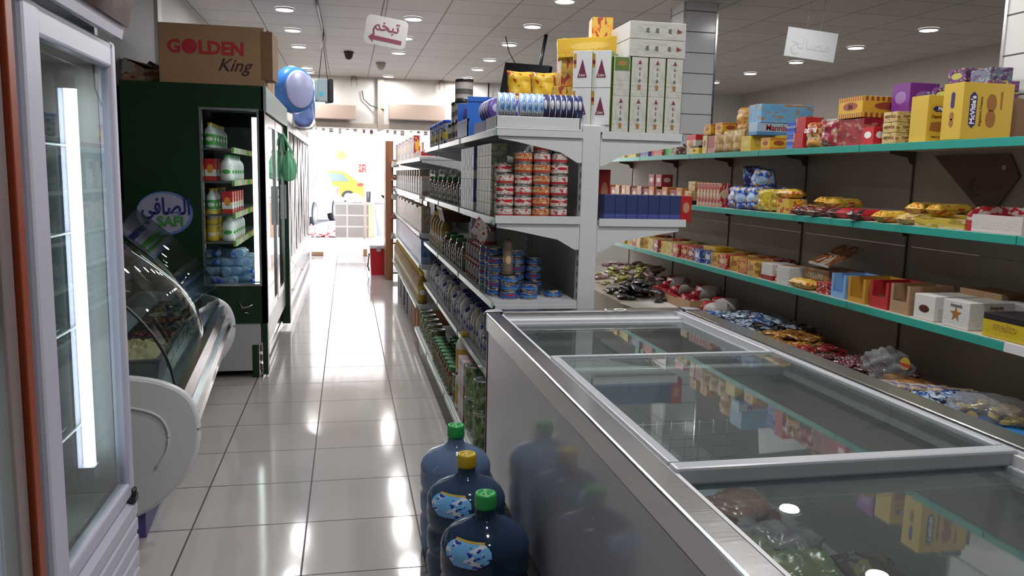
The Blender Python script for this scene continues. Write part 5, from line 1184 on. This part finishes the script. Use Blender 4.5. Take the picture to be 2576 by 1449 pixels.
text('lettering', 'VANILLA CREAM', .009, mat('brown_print', (.12,.05,.01), .5), t, (-.07, -.0564, .022))
obj('biscuit_picture', B().prism([(-.115, .05), (-.108, .085), (-.06, .09), (-.04, .08), (-.04, .05), (-.07, .045)], -.0562, -.055, 'xz'), M_bis, t)
p_box('choc', 'snack_carton', .11, .14, .075, pm((.16,.04,.18), (.45,.42,.10), (.05,.02,.06), 'artlogo', 100)); p_box('chocs', 'snack_carton', .14, .10, .065, pm((.10,.12,.18), (.25,.27,.32), (.08,.02,.12), 'art', 101))
o = obj('carton_riser', B().box(2.70, 2.88, 2.98, 3.62, WT+.001, 1.80), M_kraftd); tag(o, 'plain brown carton at the back under the purple packs', 'box')
for i, (y, x, z, k) in enumerate(((3.08, .20, 1.802, 'choc'), (3.20, .20, 1.802, 'chocs'), (3.33, .20, 1.802, 'choc'), (3.10, .21, 1.869, 'chocs'), (3.26, .22, 1.878, 'choc'), (3.46, .20, 1.802, 'chocs'))):
    put(k, y, z, '%s snack carton on the back pile, %s from the tiled column' % ('purple and gold' if k == 'choc' else 'slate blue', ordn(i)), 'carton', x, L+R(8*(i % 3)-8), 'snack cartons piled at the back')
p_box('purbig', 'purple_box', .13, .16, .15, pm((.18,.03,.24), (.30,.16,.40), (.12,.01,.16), 'logo', 102)); p_box('drk', 'dark_box', .15, .16, .14, mat('very_dark_box', (.03,.03,.04), .5))
put('drk', 3.50, WT, 'plain dark box under the purple box with a window', 'box', .12); put('purbig', 3.50, WT+.143, 'purple box with a clear window, on a dark box', 'box', .12)
p_box('date', 'date_biscuit_pack', .10, .135, .048, pm((.52,.38,.14), (.28,.13,.05), (.60,.48,.22), 'art', 103), [('MAMOUL', .018, (.2,.1,.03), .026)])
for c in range(2):
    for r in range(3): put('date', 3.28+.0*c+(.10 if c == 0 else 0)+.02, WT+r*.0495, 'cream biscuit pack, %s tier, %s column' % (ordn(r), ('front', 'rear')[c]), 'biscuit pack', .0 if c == 0 else .139, L, 'cream biscuit packs') if c == 0 else put('date', 3.40, WT+r*.0495, 'cream biscuit pack, %s tier, rear column' % ordn(r), 'biscuit pack', .14, L, 'cream biscuit packs')
p_box('redsm', 'red_box', .09, .07, .085, pm((.50,.02,.03), WHITE, None, 'logo', 104)); put('redsm', 3.56, WT, 'small bright red box beside the cream biscuit packs', 'box')
p_box('redbig', 'red_box', .22, .30, .135, pm((.30,.02,.03), (.35,.15,.10), (.2,.01,.02), 'art', 105)); p_box('stripe', 'striped_box', .20, .34, .105, pm((.62,.36,.02), (.30,.06,.03), (.62,.58,.52), 'stripelogo', 106), [('84', .035, (.02,.02,.02), .055)])
put('redbig', 3.72, WT, 'dark red box under the yellow striped box', 'box', .01); put('stripe', 3.72, WT+.138, 'yellow box with brown striped edges on the dark red box', 'box', .0)
p_pouch('rbag', 'red_snack_bag', .13, .14, .08, pm((.28,.02,.05), (.5,.45,.42), (.4,.2,.1), 'art', 107), 21, True); p_pouch('dbag', 'biscuit_bag', .15, .14, .07, pm((.30,.04,.02), (.55,.28,.06), (.50,.40,.2), 'artfoot', 108), 22, True)
put('rbag', 3.90, WT, 'dark red snack bag standing before the red box', 'bag', -.02); o = put('dbag', 4.03, WT, 'red and orange biscuit bag with white lettering', 'bag', -.02)
text('lettering', 'DELUXE', .032, M_paint, o, (0, -.037, .09), (R(78), 0, 0), bold=.0012)
p_box('amar', 'white_red_box', .10, .11, .085, pm((.60,.58,.55), (.42,.02,.025), (.12,.02,.02), 'halfart', 109)); p_box('amarw', 'white_wide_box', .11, .22, .075, pm((.56,.54,.50), (.10,.03,.02), (.5,.48,.45), 'foot', 110), [('Amaretti', .024, (.2,.17,.15), .048)])
put('amar', 4.17, WT, 'white and red box, lower of the stacked pair', 'box', -.01, L, 'white and red boxes'); put('amar', 4.17, WT+.087, 'white and red box, upper of the stacked pair', 'box', 0, L, 'white and red boxes')
put('amarw', 4.08, WT+.087, 'wide white box with faint script above the biscuit bag', 'box', .13)
p_box('blus', 'blue_wafer_pack', .075, .06, .075, pm((.03,.09,.42), (.10,.2,.6), None, 'foot', 111), [('MAXON', .018, (.6,.65,.7), .045)])
for r in range(2): put('blus', 4.27, WT+r*.0765, 'small blue pack with white letters, %s of two' % ('lower', 'upper')[r], 'pack', 0, L+R(5*r), 'small blue packs')
p_box('mann', 'pale_blue_box', .11, .34, .075, pm((.36,.50,.62), (.08,.22,.48), (.5,.6,.68), 'foot', 112)); p_box('blut', 'sky_blue_box', .16, .36, .115, pm((.18,.42,.66), (.45,.22,.10), (.15,.38,.62), 'art', 113))
mb = put('mann', 4.72, WT+.098, 'pale blue box lettered in red, across the yellow boxes', 'box', .0)
text('lettering', 'Mannix', .052, ink((.30,.02,.03)), mb, (.0565, -.035, .045), (R(90), 0, R(90)), bold=.001); put('blut', 4.74, WT+.175, 'sky blue biscuit box, topmost of its pile', 'box', .02)
p_box('yelw', 'yellow_box', .13, .16, .095, pm((.60,.42,.05), (.62,.5,.15), (.35,.05,.03), 'logo', 114)); p_box('strs', 'striped_box', .11, .12, .075, pm((.62,.36,.02), (.30,.06,.03), (.6,.56,.5), 'stripelogo', 115))
put('yelw', 4.80, WT, 'plain yellow box under the pale blue box', 'box'); put('strs', 4.55, WT, 'small striped yellow box before the sky blue pile', 'box')
put('yelw', 4.64, WT, 'yellow box between the striped box and the plain one', 'box', .13)
p_pouch('tbag', 'clear_biscuit_bag', .13, .15, .08, pm((.50,.33,.14), (.60,.5,.3), (.45,.25,.08), 'art', 116), 23, True); p_pouch('obag', 'orange_biscuit_bag', .16, .17, .09, pm((.60,.32,.06), (.62,.45,.2), (.5,.15,.04), 'art', 117), 24, True)
for i in range(3): put('tbag', 4.93+i*.13, WT, 'tan biscuit bag on the top shelf, %s past the yellow box' % ordn(i), 'bag', -.01, L+R(10*i), 'tan biscuit bags')
put('obag', 5.0, WT+.13, 'orange biscuit bag standing beside the sky blue box', 'bag', .05)
p_box('redc', 'red_carton', .11, .10, .12, pm((.33,.06,.06), (.45,.20,.16), None, 'foot', 118)); p_box('tanc', 'tan_carton', .07, .10, .125, pm((.56,.46,.20), (.2,.1,.05), None, 'logo', 119))
put('redc', 5.30, WT, 'dull red carton beside the tan biscuit bags', 'carton'); put('tanc', 5.41, WT, 'narrow tan carton beside the dull red one', 'carton')
for i in range(2): put('strs', 5.20+i*.18, WT+.128, 'yellow striped box stacked above the dull red carton, %s' % ('freezer side', 'column side')[i], 'box', .0, L, 'yellow striped boxes stacked')
p_box('rw', 'red_white_box', .16, .22, .15, pm((.60,.57,.52), (.50,.03,.03), (.5,.22,.08), 'toplogo', 120)); p_box('bro', 'yellow_black_box', .15, .10, .06, pm((.60,.42,.02), BLK, (.45,.1,.03), 'top', 121), [('Bro', .03, (.4,.05,.02), .025)])
put('rw', 5.78, WT, 'white box with red top edge before the tiled column', 'box', .06); put('bro', 5.58, WT, 'flat yellow and black box before the white red one', 'box')
many = [('grn', (.05,.30,.05), (.2,.5,.2), 'bright green'), ('rdp', (.45,.08,.07), (.55,.4,.35), 'pinkish red'), ('blp', (.04,.09,.35), (.5,.35,.15), 'navy and orange'), ('yep', (.55,.40,.06), (.6,.5,.3), 'pale yellow'), ('brp', (.14,.06,.04), (.5,.5,.5), 'brown')]
for k, c, c2, nm in many: p_box(k, 'snack_box', .085, .09, .085, pm(c, c2, None, 'art', 130+len(k)+int(c[0]*20)))
y = 5.95; seq = ['brp', 'grn', 'grn', 'rdp', 'rdp', 'rdp', 'blp', 'blp', 'blp', 'yep', 'yep', 'yep', 'yep', 'brp', 'yep', 'yep', 'rdp', 'yep', 'blp']
dn = {m[0]: m[3] for m in many}
for i, k in enumerate(seq): put(k, y+i*.10, WT, '%s snack box on the top shelf, %s past the red topped box' % (dn[k], ordn(i)), 'box', .01*(i % 3), L, 'snack boxes at the far top shelf')
for i, k in enumerate(['rdp', 'rdp', 'brp', 'grn']): put(k, 6.25+i*.13, WT+.087, '%s snack box on the upper tier, %s past the column' % (dn[k], ordn(i)), 'box', .03, L, 'snack boxes at the far top shelf')
# ------------------------------------------------------------------ middle shelf
WM = SR[2]
p_tray('rtray', 'red_display_tray', .28, .20, .10, pm((.42,.02,.03), (.55,.5,.48), (.5,.45,.4), 'halfart', 140), .7); p_tray('ytray', 'yellow_display_tray', .30, .16, .055, pm((.50,.36,.05), (.5,.42,.25), None, 'art', 141), .8)
put('rtray', 2.72, WM, 'red and white open display tray at the shelf edge', 'tray'); put('ytray', 3.02, WM, 'yellow open display tray beside the red tray', 'tray')
p_pouch('mamo', 'biscuit_packet', .09, .17, .05, pm((.55,.40,.12), (.25,.1,.03), (.6,.5,.25), 'art', 142), 25); p_pouch('yrp', 'biscuit_packet', .09, .20, .055, pm((.60,.38,.04), (.45,.03,.02), (.6,.45,.1), 'art', 143), 26); p_pouch('brp2', 'chocolate_packet', .10, .20, .05, pm((.10,.03,.03), (.40,.36,.34), (.25,.03,.03), 'art', 144), 27)
p_pouch('blkp', 'wafer_packet', .09, .21, .055, pm((.03,.03,.035), (.42,.02,.03), (.35,.35,.36), 'halfart', 145), 28)
for i, (k, y, xo, z, nm) in enumerate((('mamo', 3.22, 0, 0, 'cream packet with brown print'), ('yrp', 3.40, .02, 0, 'yellow and red packet'), ('yrp', 3.30, .10, .045, 'yellow packet on the upper layer'), ('yrp', 3.15, .12, .045, 'yellow packet on the upper layer'), ('blkp', 3.58, 0, 0, 'black and red packet'), ('blkp', 3.76, .02, 0, 'black packet with silver print'), ('brp2', 3.95, 0, 0, 'brown wrapped packet'), ('brp2', 4.12, 0, 0, 'brown wrapped packet'), ('yrp', 3.92, .10, .045, 'golden packet at the back'), ('yrp', 4.05, .11, .05, 'golden packet at the back'), ('yrp', 4.15, .11, .0, 'golden packet at the back'))):
    put(k, y, WM+z, '%s on the middle shelf, %s from the yellow tray' % (nm, ordn(i)), 'packet', xo, L+R(90+12*((i*7) % 5-2)), 'packets on the middle shelf')
p_box('ybx', 'yellow_box', .13, .12, .085, pm((.58,.38,.04), (.5,.35,.2), (.4,.05,.02), 'art', 146)); put('ybx', 4.30, WM, 'yellow box with tan window beside the brown packets', 'box'); put('yrp', 4.33, WM+.087, 'golden packet lying on the yellow box', 'packet', .02)
p_pouch('yb2', 'yellow_bag', .15, .14, .09, pm((.55,.42,.03), (.6,.55,.2), (.4,.25,.02), 'art', 147), 29, True); p_pouch('bb', 'blue_biscuit_bag', .16, .15, .08, pm((.03,.08,.40), (.35,.5,.75), (.5,.3,.1), 'artlogo', 148), 31, True); p_pouch('bbd', 'navy_bag', .16, .15, .07, pm((.015,.02,.10), (.2,.3,.6), (.03,.05,.25), 'art', 149), 32, True)
put('yb2', 4.55, WM, 'bright yellow bag standing beside the blue bags', 'bag', -.01); put('yb2', 4.45, WM, 'bright yellow bag, nearer of the pair', 'bag', .03, L+R(20))
for i, (k, y, xo, z, rr) in enumerate((('bb', 4.68, -.01, 0, 0), ('bb', 4.82, 0, 0, 12), ('bb', 4.98, .0, 0, -8), ('bbd', 4.62, .12, 0, 5), ('bbd', 4.80, .14, .02, 9), ('bb', 4.86, .09, .13, -12), ('bbd', 4.95, .12, .14, 15), ('bb', 4.74, .10, .12, 20), ('bbd', 5.05, .12, 0, 0))):
    put(k, y, WM+z, '%s biscuit bag in the blue heap, %s placed' % ('blue' if k == 'bb' else 'navy', ordn(i)), 'bag', xo, L+R(rr), 'blue bags on the middle shelf', (R(rr*.8), 0))
p_box('waf', 'wafer_box', .042, .09, .165, pm((.38,.02,.04), (.55,.4,.25), (.5,.45,.35), 'artlogo', 150))
for i in range(7): put('waf', 5.16+i*.052, WM, 'slim upright dark red wafer box, %s past the blue bags' % ordn(i), 'box', 0, L, 'dark red wafer boxes')
p_box('tn', 'tan_box', .12, .12, .07, pm((.52,.38,.16), (.6,.5,.3), (.3,.15,.05), 'art', 151)); p_box('mrn', 'maroon_box', .13, .10, .10, pm((.24,.02,.03), (.5,.42,.38), None, 'logo', 152)); p_box('orb', 'orange_box', .11, .10, .12, pm((.50,.20,.06), (.55,.5,.4), (.35,.05,.03), 'logo', 153)); p_box('pub', 'purple_orange_box', .11, .10, .12, pm((.45,.22,.10), (.10,.05,.3), (.5,.4,.3), 'art', 154))
put('tn', 5.65, WM+.03, 'tan box on a dark stand beside the wafer boxes', 'box'); put('tn', 5.66, WM+.102, 'tan box standing second high beside the wafer boxes', 'box', .03)
o = obj('dark_stand', B().box(2.52, 2.66, 5.58, 5.72, WM+.001, WM+.03), M_blk); tag(o, 'flat dark tray under the tan boxes on the middle shelf', 'tray')
for i, k in enumerate(['orb', 'mrn', 'orb', 'mrn', 'orb', 'mrn', 'pub', 'mrn', 'pub', 'orb', 'pub', 'mrn', 'orb', 'mrn', 'orb']):
    put(k, 5.82+i*.145, WM, '%s on the middle shelf, %s past the stacked tan boxes' % ({'orb': 'orange box', 'mrn': 'maroon box', 'pub': 'purple and orange box'}[k], ordn(i)), 'box', .01*(i % 2), L, 'boxes at the far middle shelf')
for i, y in enumerate((6.3, 6.46)): put('mrn', y, WM+.122, 'maroon box stacked on others, %s of two on the far middle shelf' % ordn(i), 'box', .02, L)
# ------------------------------------------------------------------ lower shelf: display cartons
WL = SR[1]
def tray_item(y, w, d, h, m, inside, lab, txt=None, fh=.42, xo=0., win=True):
    """display carton with the front cut low, opening faces the aisle"""
    t = thing('display_carton', lab, 'carton', (WX+.03+d/2+xo, y, WL+.001), (0, 0, L))
    th = .003
    b = B().box(-w/2, w/2, -d/2, d/2, 0, th).box(-w/2, w/2, d/2-th, d/2, th, h).box(-w/2, -w/2+th, -d/2, d/2, th, h).box(w/2-th, w/2, -d/2, d/2, th, h)
    b.box(-w/2+th, w/2-th, -d/2, -d/2+th, th, h*fh).box(-w/2+th, -w/2+w*.14, -d/2, -d/2+th, h*fh, h).box(w/2-w*.14, w/2-th, -d/2, -d/2+th, h*fh, h)
    obj('carton', b, m, t)
    if inside: obj('inner_goods', B().box(-w/2+.006, w/2-.006, -d/2+.02, d/2-.006, .004, h*.45, bev=.01), inside, t)
    if txt: text('lettering', txt[0], txt[1], ink(txt[2]), t, (0, -d/2-.0012, h*fh*.5), bold=.0006)
    return t
def shut_box(y, w, d, h, m, lab, txt, pic=None, xo=0., cat='carton', z=WL):
    t = thing('biscuit_carton', lab, cat, (WX+.03+d/2+xo, y, z+.001), (0, 0, L))
    obj('carton', B().box(-w/2, w/2, -d/2, d/2, 0, h, bev=.002), m, t)
    for s, (tx, sz, col, zz) in enumerate(txt):
        text('lettering', tx, sz, ink(col), t, (0, -d/2-.0012, zz), bold=.0006)
        text('lettering', tx, sz, ink(col), t, (w/2+.0012, 0, zz), (R(90), 0, R(90)), bold=.0006)
    if pic:
        shp, pmt = pic
        obj('picture', B().prism(shp, -d/2-.0010, -d/2, 'xz'), pmt, t); obj('picture', B().prism(shp, w/2, w/2+.001, 'yz'), pmt, t)
    return t
star = [((.034 if k % 2 == 0 else .014)*math.sin(R(36*k)), .058+(.034 if k % 2 == 0 else .014)*math.cos(R(36*k))) for k in range(10)]
ov = [(.032*math.cos(R(q)), .05+.017*math.sin(R(q))) for q in range(0, 360, 24)]
M_brnp = mat('chocolate_print', (.07,.02,.012), .4); M_wht = noisy('white_card', (.58,.57,.55), .45, .04)
shut_box(2.62, .22, .20, .095, pm((.50,.38,.02), (.02,.015,.02), (.3,.15,.03), 'top', 160), 'black and yellow biscuit carton at the outer end of the shelf', [('melto', .05, (.45,.28,.04), .05)])
shut_box(2.88, .15, .26, .115, pm((.55,.54,.53), (.55,.54,.53), (.5,.5,.5), 'foot', 161), 'white carton with a brown star picture', [('Amanda', .02, (.15,.13,.12), .095)], (star, M_bis))
shut_box(3.07, .13, .28, .112, M_wht, 'white carton with a chocolate roll picture', [('Puff', .026, (.1,.03,.02), .052)], (ov, M_brnp))
tray_item(3.235, .13, .24, .135, M_kraft, mat('dark_wrapped_sweets', (.10,.05,.035), .3), 'brown display carton with wrapped rolls inside', None)
tray_item(3.385, .135, .22, .13, noisy('red_card', (.38,.02,.025), .5), mat('dark_red_goods', (.10,.02,.015), .4), 'red display carton with dark goods inside', None)
tray_item(3.56, .14, .24, .125, noisy('amber_card', (.50,.26,.035), .5), None, 'amber display carton with a side picture', None, fh=.2)
tray_item(3.715, .12, .20, .125, noisy('light_blue_card', (.20,.38,.66), .5), None, 'light blue empty display carton', None, fh=.25)
p_box('krf', 'brown_carton', .24, .16, .13, M_kraft); p_box('flatd', 'flat_carton', .24, .14, .035, pm((.12,.09,.10), (.3,.3,.25), BLK, 'top', 162))
put('krf', 2.98, WL+.0, 'plain brown carton behind the white cartons', 'box', .21, L+R(0)) if False else None
shut_box(3.86, .10, .14, .06, pm((.42,.03,.03), (.55,.52,.5), (.3,.02,.02), 'art', 163), 'small red and white box beside the light blue carton', [])
dlx = shut_box(4.02, .24, .22, .115, pm((.16,.075,.035), (.12,.10,.05), (.30,.15,.06), 'art', 164), 'brown biscuit carton with raised printed lid', [('DELUXE', .04, (.35,.36,.28), .075)], None, .06)
obj('open_lid', B().box(-.12, .12, -.11, .11, 0, .012), pm((.22,.07,.02), (.55,.30,.08), (.5,.45,.4), 'art', 165), dlx, (0, .01, .185), (R(28), 0, R(-8))); obj('white_border', B().box(-.121, .121, -.112, -.108, 0, .014), M_paint, dlx, (0, .01, .185), (R(28), 0, R(-8)))
text('lettering', 'DELUXE', .04, ink((.55,.55,.48)), dlx, (0, -.005, .194), (R(28), 0, R(172)))
put('yrp', 4.06, WL, 'flat red and orange packet before the brown lidded carton', 'packet', -.015)
shut_box(4.27, .15, .16, .10, pm((.45,.03,.03), (.5,.5,.5), (.55,.4,.05), 'halfart', 166), 'red carton with white panel beside the lidded carton', [])
shut_box(4.45, .13, .16, .10, pm((.52,.50,.50), (.25,.02,.03), None, 'foot', 167), 'white square box with a small mark', [])
lowd = [('gld', (.52,.32,.05), (.28,.1,.03), 'golden biscuit carton', None), ('ord', (.45,.14,.04), (.5,.3,.1), 'orange brown carton', None), ('rdd', (.42,.04,.04), (.55,.4,.2), 'red carton with gold picture', None), ('bld', (.04,.08,.32), (.5,.5,.5), 'blue and white carton', None), ('ywd', (.58,.45,.16), (.5,.35,.1), 'pale yellow carton', None), ('dkr', (.30,.03,.03), (.5,.45,.42), 'dark red carton', None)]
for k, c, c2, nm, tx in lowd: p_box(k, 'biscuit_carton', .115, .16, .095, pm(c, c2, lighter(c, .5), 'artlogo', 170+len(nm)), [(tx, .02, (.5,.45,.35), .06)] if tx else None)
seq = ['gld', 'ord', 'gld', 'rdd', 'gld', 'bld', 'bld', 'dkr', 'rdd', 'rdd', 'ywd', 'ywd', 'dkr', 'ywd', 'gld', 'ywd', 'rdd', 'ywd', 'gld', 'rdd', 'bld', 'ywd']
dn2 = {q[0]: q[3] for q in lowd}
for i, k in enumerate(seq): put(k, 4.62+i*.135, WL, '%s on the lower shelf, %s past the white square box' % (dn2[k], ordn(i)), 'carton', .008*(i % 3), L+R(4*(i % 3)-4), 'cartons on the lower shelf')
for i, (y, k) in enumerate(((4.75, 'dkr'), (4.98, 'ord'), (5.25, 'gld'), (5.42, 'gld'), (5.75, 'bld'), (6.1, 'ywd'), (6.4, 'rdd'), (6.8, 'dkr'))): put(k, y, WL, '%s in the rear line of the lower shelf, %s along' % (dn2[k], ordn(i)), 'carton', .19, L, 'cartons on the lower shelf, rear line')
p_box('gldf', 'golden_pack', .20, .14, .03, pm((.45,.25,.02), (.5,.35,.05), None, 'art', 190)); put('gldf', 5.30, WL+.098, 'flat golden pack lying across two golden cartons', 'pack', .03)
o = obj('brown_carton', B().box(-.12, .12, -.08, .08, 0, .14, bev=.003), M_kraft, None, (2.82, 2.99, WL+.001), (0, 0, L)); tag(o, 'plain brown carton standing behind the two white cartons', 'box')
o = obj('grey_packing', B().box(-.14, .12, -.08, .06, 0, .12, bev=.01), noisy('grey_card', (.36,.36,.37), .5), None, (2.825, 2.70, WL+.001), (0, 0, L)); tag(o, 'dull grey packing box at the back of the lower shelf', 'box')
# ------------------------------------------------------------------ deck: loose sweets
DZ = SR[0]+.001
def heap(keys, x0, x1, y0, y1, n, lab, cat, grp, seed, lays=3, dz=.018, top=.0):
    rnd = random.Random(seed)
    for i in range(n):
        l = int(lays*(i/n)); sh = .05*l
        x = rnd.uniform(x0+sh, x1-sh*.3); y = rnd.uniform(y0+sh, y1-sh)
        k = keys[i % len(keys)]
        q = .06+.05*l; place(k, (x, y, DZ+.006+l*dz+rnd.uniform(0, .004)), rnd.uniform(0, 6.28), lab, cat, grp, (rnd.uniform(-q, q), rnd.uniform(-q, q)))
for k, c, c2, c3, s in (('s_olive', (.30,.30,.06), (.45,.35,.30), (.12,.10,.03), 1), ('s_pink', (.28,.14,.17), (.4,.35,.3), (.1,.04,.05), 2), ('s_blk', (.02,.02,.025), (.25,.25,.26), (.04,.03,.03), 3), ('s_silv', (.38,.44,.52), (.06,.20,.42), (.05,.05,.06), 4), ('s_blue', (.04,.12,.36), (.5,.52,.55), (.02,.03,.1), 5), ('s_org', (.36,.15,.025), (.12,.04,.015), (.5,.32,.12), 6), ('s_red', (.32,.015,.02), (.40,.3,.3), (.10,.01,.01), 7), ('s_dark', (.07,.015,.02), (.30,.25,.27), (.02,.01,.01), 8), ('s_plum', (.16,.04,.06), (.4,.36,.38), (.05,.01,.02), 9)):
    p_pouch(k, 'sweet_sachet', .075, .135, .028, pm(c, c2, c3, 'art', 200+s, .2), 40+s, wr=.3)
    p_pouch(k+'s', 'wrapped_sweet', .04, .075, .024, pm(c, c2, c3, 'art', 210+s, .2), 50+s, wr=.3)
heap(['s_blk'], 2.14, 2.5, 5.9, 6.5, 36, 'small glossy black sachet in the heap behind the white post', 'sachet', 'black sachets', 1, 5, .024)
heap(['s_olive', 's_pink'], 2.16, 2.84, 6.3, 7.5, 72, 'olive and pinkish sachet in the heap behind the black sachets', 'sachet', 'olive and pink sachets', 2, 6, .03)
heap(['s_plum', 's_olive'], 2.45, 2.80, 6.0, 6.5, 20, 'dull plum sachet beside the brown carton on the deck', 'sachet', 'plum sachets', 3, 3)
t = thing('sweet_tray', 'long low brown carton of red rolls on the deck', 'tray', (2.62, 5.86, DZ), (0, 0, L+R(-3)))
obj('carton', B().box(-.46, .46, -.12, .12, 0, .004).box(-.46, .46, -.124, -.12, 0, .085).box(-.46, .46, .12, .124, 0, .10).box(-.464, -.46, -.12, .12, 0, .09).box(.46, .464, -.12, .12, 0, .09), M_kraft, t); obj('red_edge', B().box(-.46, .2, -.126, -.1195, .072, .09), mat('red_edge', (.4,.03,.03), .4), t)
p_roll('rroll', 'sweet_roll', .042, .16, pm((.26,.01,.015), (.55,.52,.50), (.2,.01,.01), 'half', 220))
for i in range(9): place('rroll', (2.60+.045*(i % 2), 5.50+i*.095, DZ+.006+(.05 if i % 3 == 1 else 0)), R(20+8*(i % 3)), 'dark red roll with white end in the brown carton, %s along' % ordn(i), 'roll', 'dark red rolls', (0, 0))
p_roll('bigroll', 'sweet_roll', .055, .17, pm((.30,.01,.015), (.58,.55,.53), (.25,.01,.01), 'half', 221))
for i, (x, y, z) in enumerate(((2.72, 6.2, .06), (2.72, 5.62, .07), (2.70, 5.30, .02), (2.60, 5.25, .0))): place('bigroll', (x, y, DZ+z), R(-60+10*i), 'fat red and white roll on the deck, %s of four' % ordn(i), 'roll', 'fat red rolls')
heap(['s_red', 's_silv'], 2.25, 2.75, 4.95, 5.3, 26, 'red and silver sachet between the rolls and blue sachets', 'sachet', 'red and silver sachets', 4, 2)
heap(['s_blue', 's_silv', 's_silv'], 2.18, 2.82, 4.42, 5.10, 66, 'silver and blue sachet in the heap below the red cartons', 'sachet', 'silver and blue sachets', 5, 4, .022)
heap(['s_blk', 's_silv'], 2.58, 2.84, 4.2, 4.65, 20, 'dark sachet at the back board beside the orange sachets', 'sachet', 'dark sachets by the board', 6, 3, .03)
heap(['s_org'], 2.16, 2.76, 3.98, 4.45, 42, 'shiny orange brown sachet in the heap on the deck', 'sachet', 'orange brown sachets', 7, 3, .02)
heap(['s_reds'], 2.16, 2.72, 3.70, 4.05, 50, 'shiny red sweet in the heap on the deck', 'sweet', 'red sweets', 8, 3, .02)
heap(['s_darks', 's_plums'], 2.16, 2.80, 3.30, 3.80, 120, 'small dark foil wrapped sweet in the heap on the deck', 'sweet', 'dark wrapped sweets', 9, 4, .018)
M_btray = noisy('blue_tray_plastic', (.03,.17,.42), .25, .15, 10.)
t = thing('cake_pack', 'clear crumpled bag with orange cakes on a blue tray', 'cake pack', (2.58, 3.28, DZ), (0, 0, L+R(8)))
obj('blue_tray', B().box(-.17, .17, -.06, .10, 0, .03, bev=.008), M_btray, t); obj('cake_row', B().box(-.04, .17, -.04, .06, .03, .065, bev=.01), pm((.40,.16,.04), (.5,.3,.1), None, 'art', 230), t)
b = B(); bmesh.ops.create_icosphere(b.bm, subdivisions=4, radius=1); rnd = random.Random(8)
for v in b.bm.verts:
    c = v.co; k = 1+.14*math.sin(7*c.x+2)*math.sin(8*c.z)+.08*math.sin(13*c.y+c.x*5); v.co = Vector((-.05+c.x*.13*k, c.y*.09*k, max(.032, .095+c.z*.085*k)))
for f in b.bm.faces: f.smooth = True
obj('clear_bag', b, film('crinkled_clear', (.86,.87,.88), (.35,.36,.38), .18, .1), t); obj('oval_tag', B().lathe([(.03, 0), (.03, .002), (.001, .002)], 20, axis='y'), pm((.55,.35,.05), (.45,.05,.02), None, 'band', 231), t, (.08, -.03, .14), (0, 0, 0))
p_roll('cook', 'wafer_biscuit_pack', .022, .16, pm((.42,.33,.20), (.18,.12,.05), (.12,.10,.25), 'art', 232))
for i in range(14): place('cook', (2.36+.04*(i % 7)+.02*(i//7), 3.12-.028*(i % 7), DZ+.045*(i//7)), R(150+7*(i % 4)), 'cream wrapped wafer biscuit pack, %s in the beige pile' % ordn(i), 'biscuit pack', 'wafer biscuit packs on the deck')
heap(['s_blue', 's_blues', 's_silv'], 2.25, 2.72, 2.76, 3.02, 30, 'blue glossy wrapped pack beside the bag of round biscuits', 'packet', 'blue glossy packs', 10, 3, .024)
t = thing('biscuit_bag', 'large clear bag of golden biscuits on a blue tray', 'bag', (2.60, 2.70, DZ), (0, 0, L+R(28)))
obj('blue_tray', B().box(-.17, .17, -.12, .12, 0, .03, bev=.008), M_btray, t)
b = B(); rnd = random.Random(4)
for i in range(60):
    a = rnd.uniform(0, 6.28); rr = rnd.uniform(0, 1)**.5; x, y = rr*.15*math.cos(a), rr*.10*math.sin(a); z = .04+.05*(1-rr*rr)*rnd.uniform(.3, 1)
    bmesh.ops.create_cone(b.bm, cap_ends=True, segments=10, radius1=.022, radius2=.020, depth=.012, matrix=Matrix.Translation((x, y, z)) @ Matrix.Rotation(rnd.uniform(-.6, .6), 4, 'X') @ Matrix.Rotation(rnd.uniform(-.6, .6), 4, 'Y'))
f = obj('biscuit_heap', b, noisy('golden_biscuit', (.45,.33,.09), .5, .2, 30.), t); f['kind'] = 'stuff'
b = B(); bmesh.ops.create_icosphere(b.bm, subdivisions=4, radius=1)
for v in b.bm.verts:
    c = v.co; k = 1+.06*math.sin(9*c.x+2)*math.sin(8*c.y); v.co = Vector((c.x*.18*k, c.y*.13*k, .065+c.z*.06*k))
for f in b.bm.faces: f.smooth = True
obj('clear_bag', b, film('crinkled_clear', (.86,.87,.88), (.35,.36,.38), .18, .1), t)
o = obj('white_paper', B().box(-.25, .25, -.30, .30, 0, .003), M_wht, None, (2.38, 5.62, DZ), (0, 0, R(8))); tag(o, 'loose white cardboard sheet on the deck before the rolls', 'cardboard')
SC.cycles.transparent_max_bounces = 24
SC.cycles.max_bounces = 10
SC.cycles.sample_clamp_indirect = 6
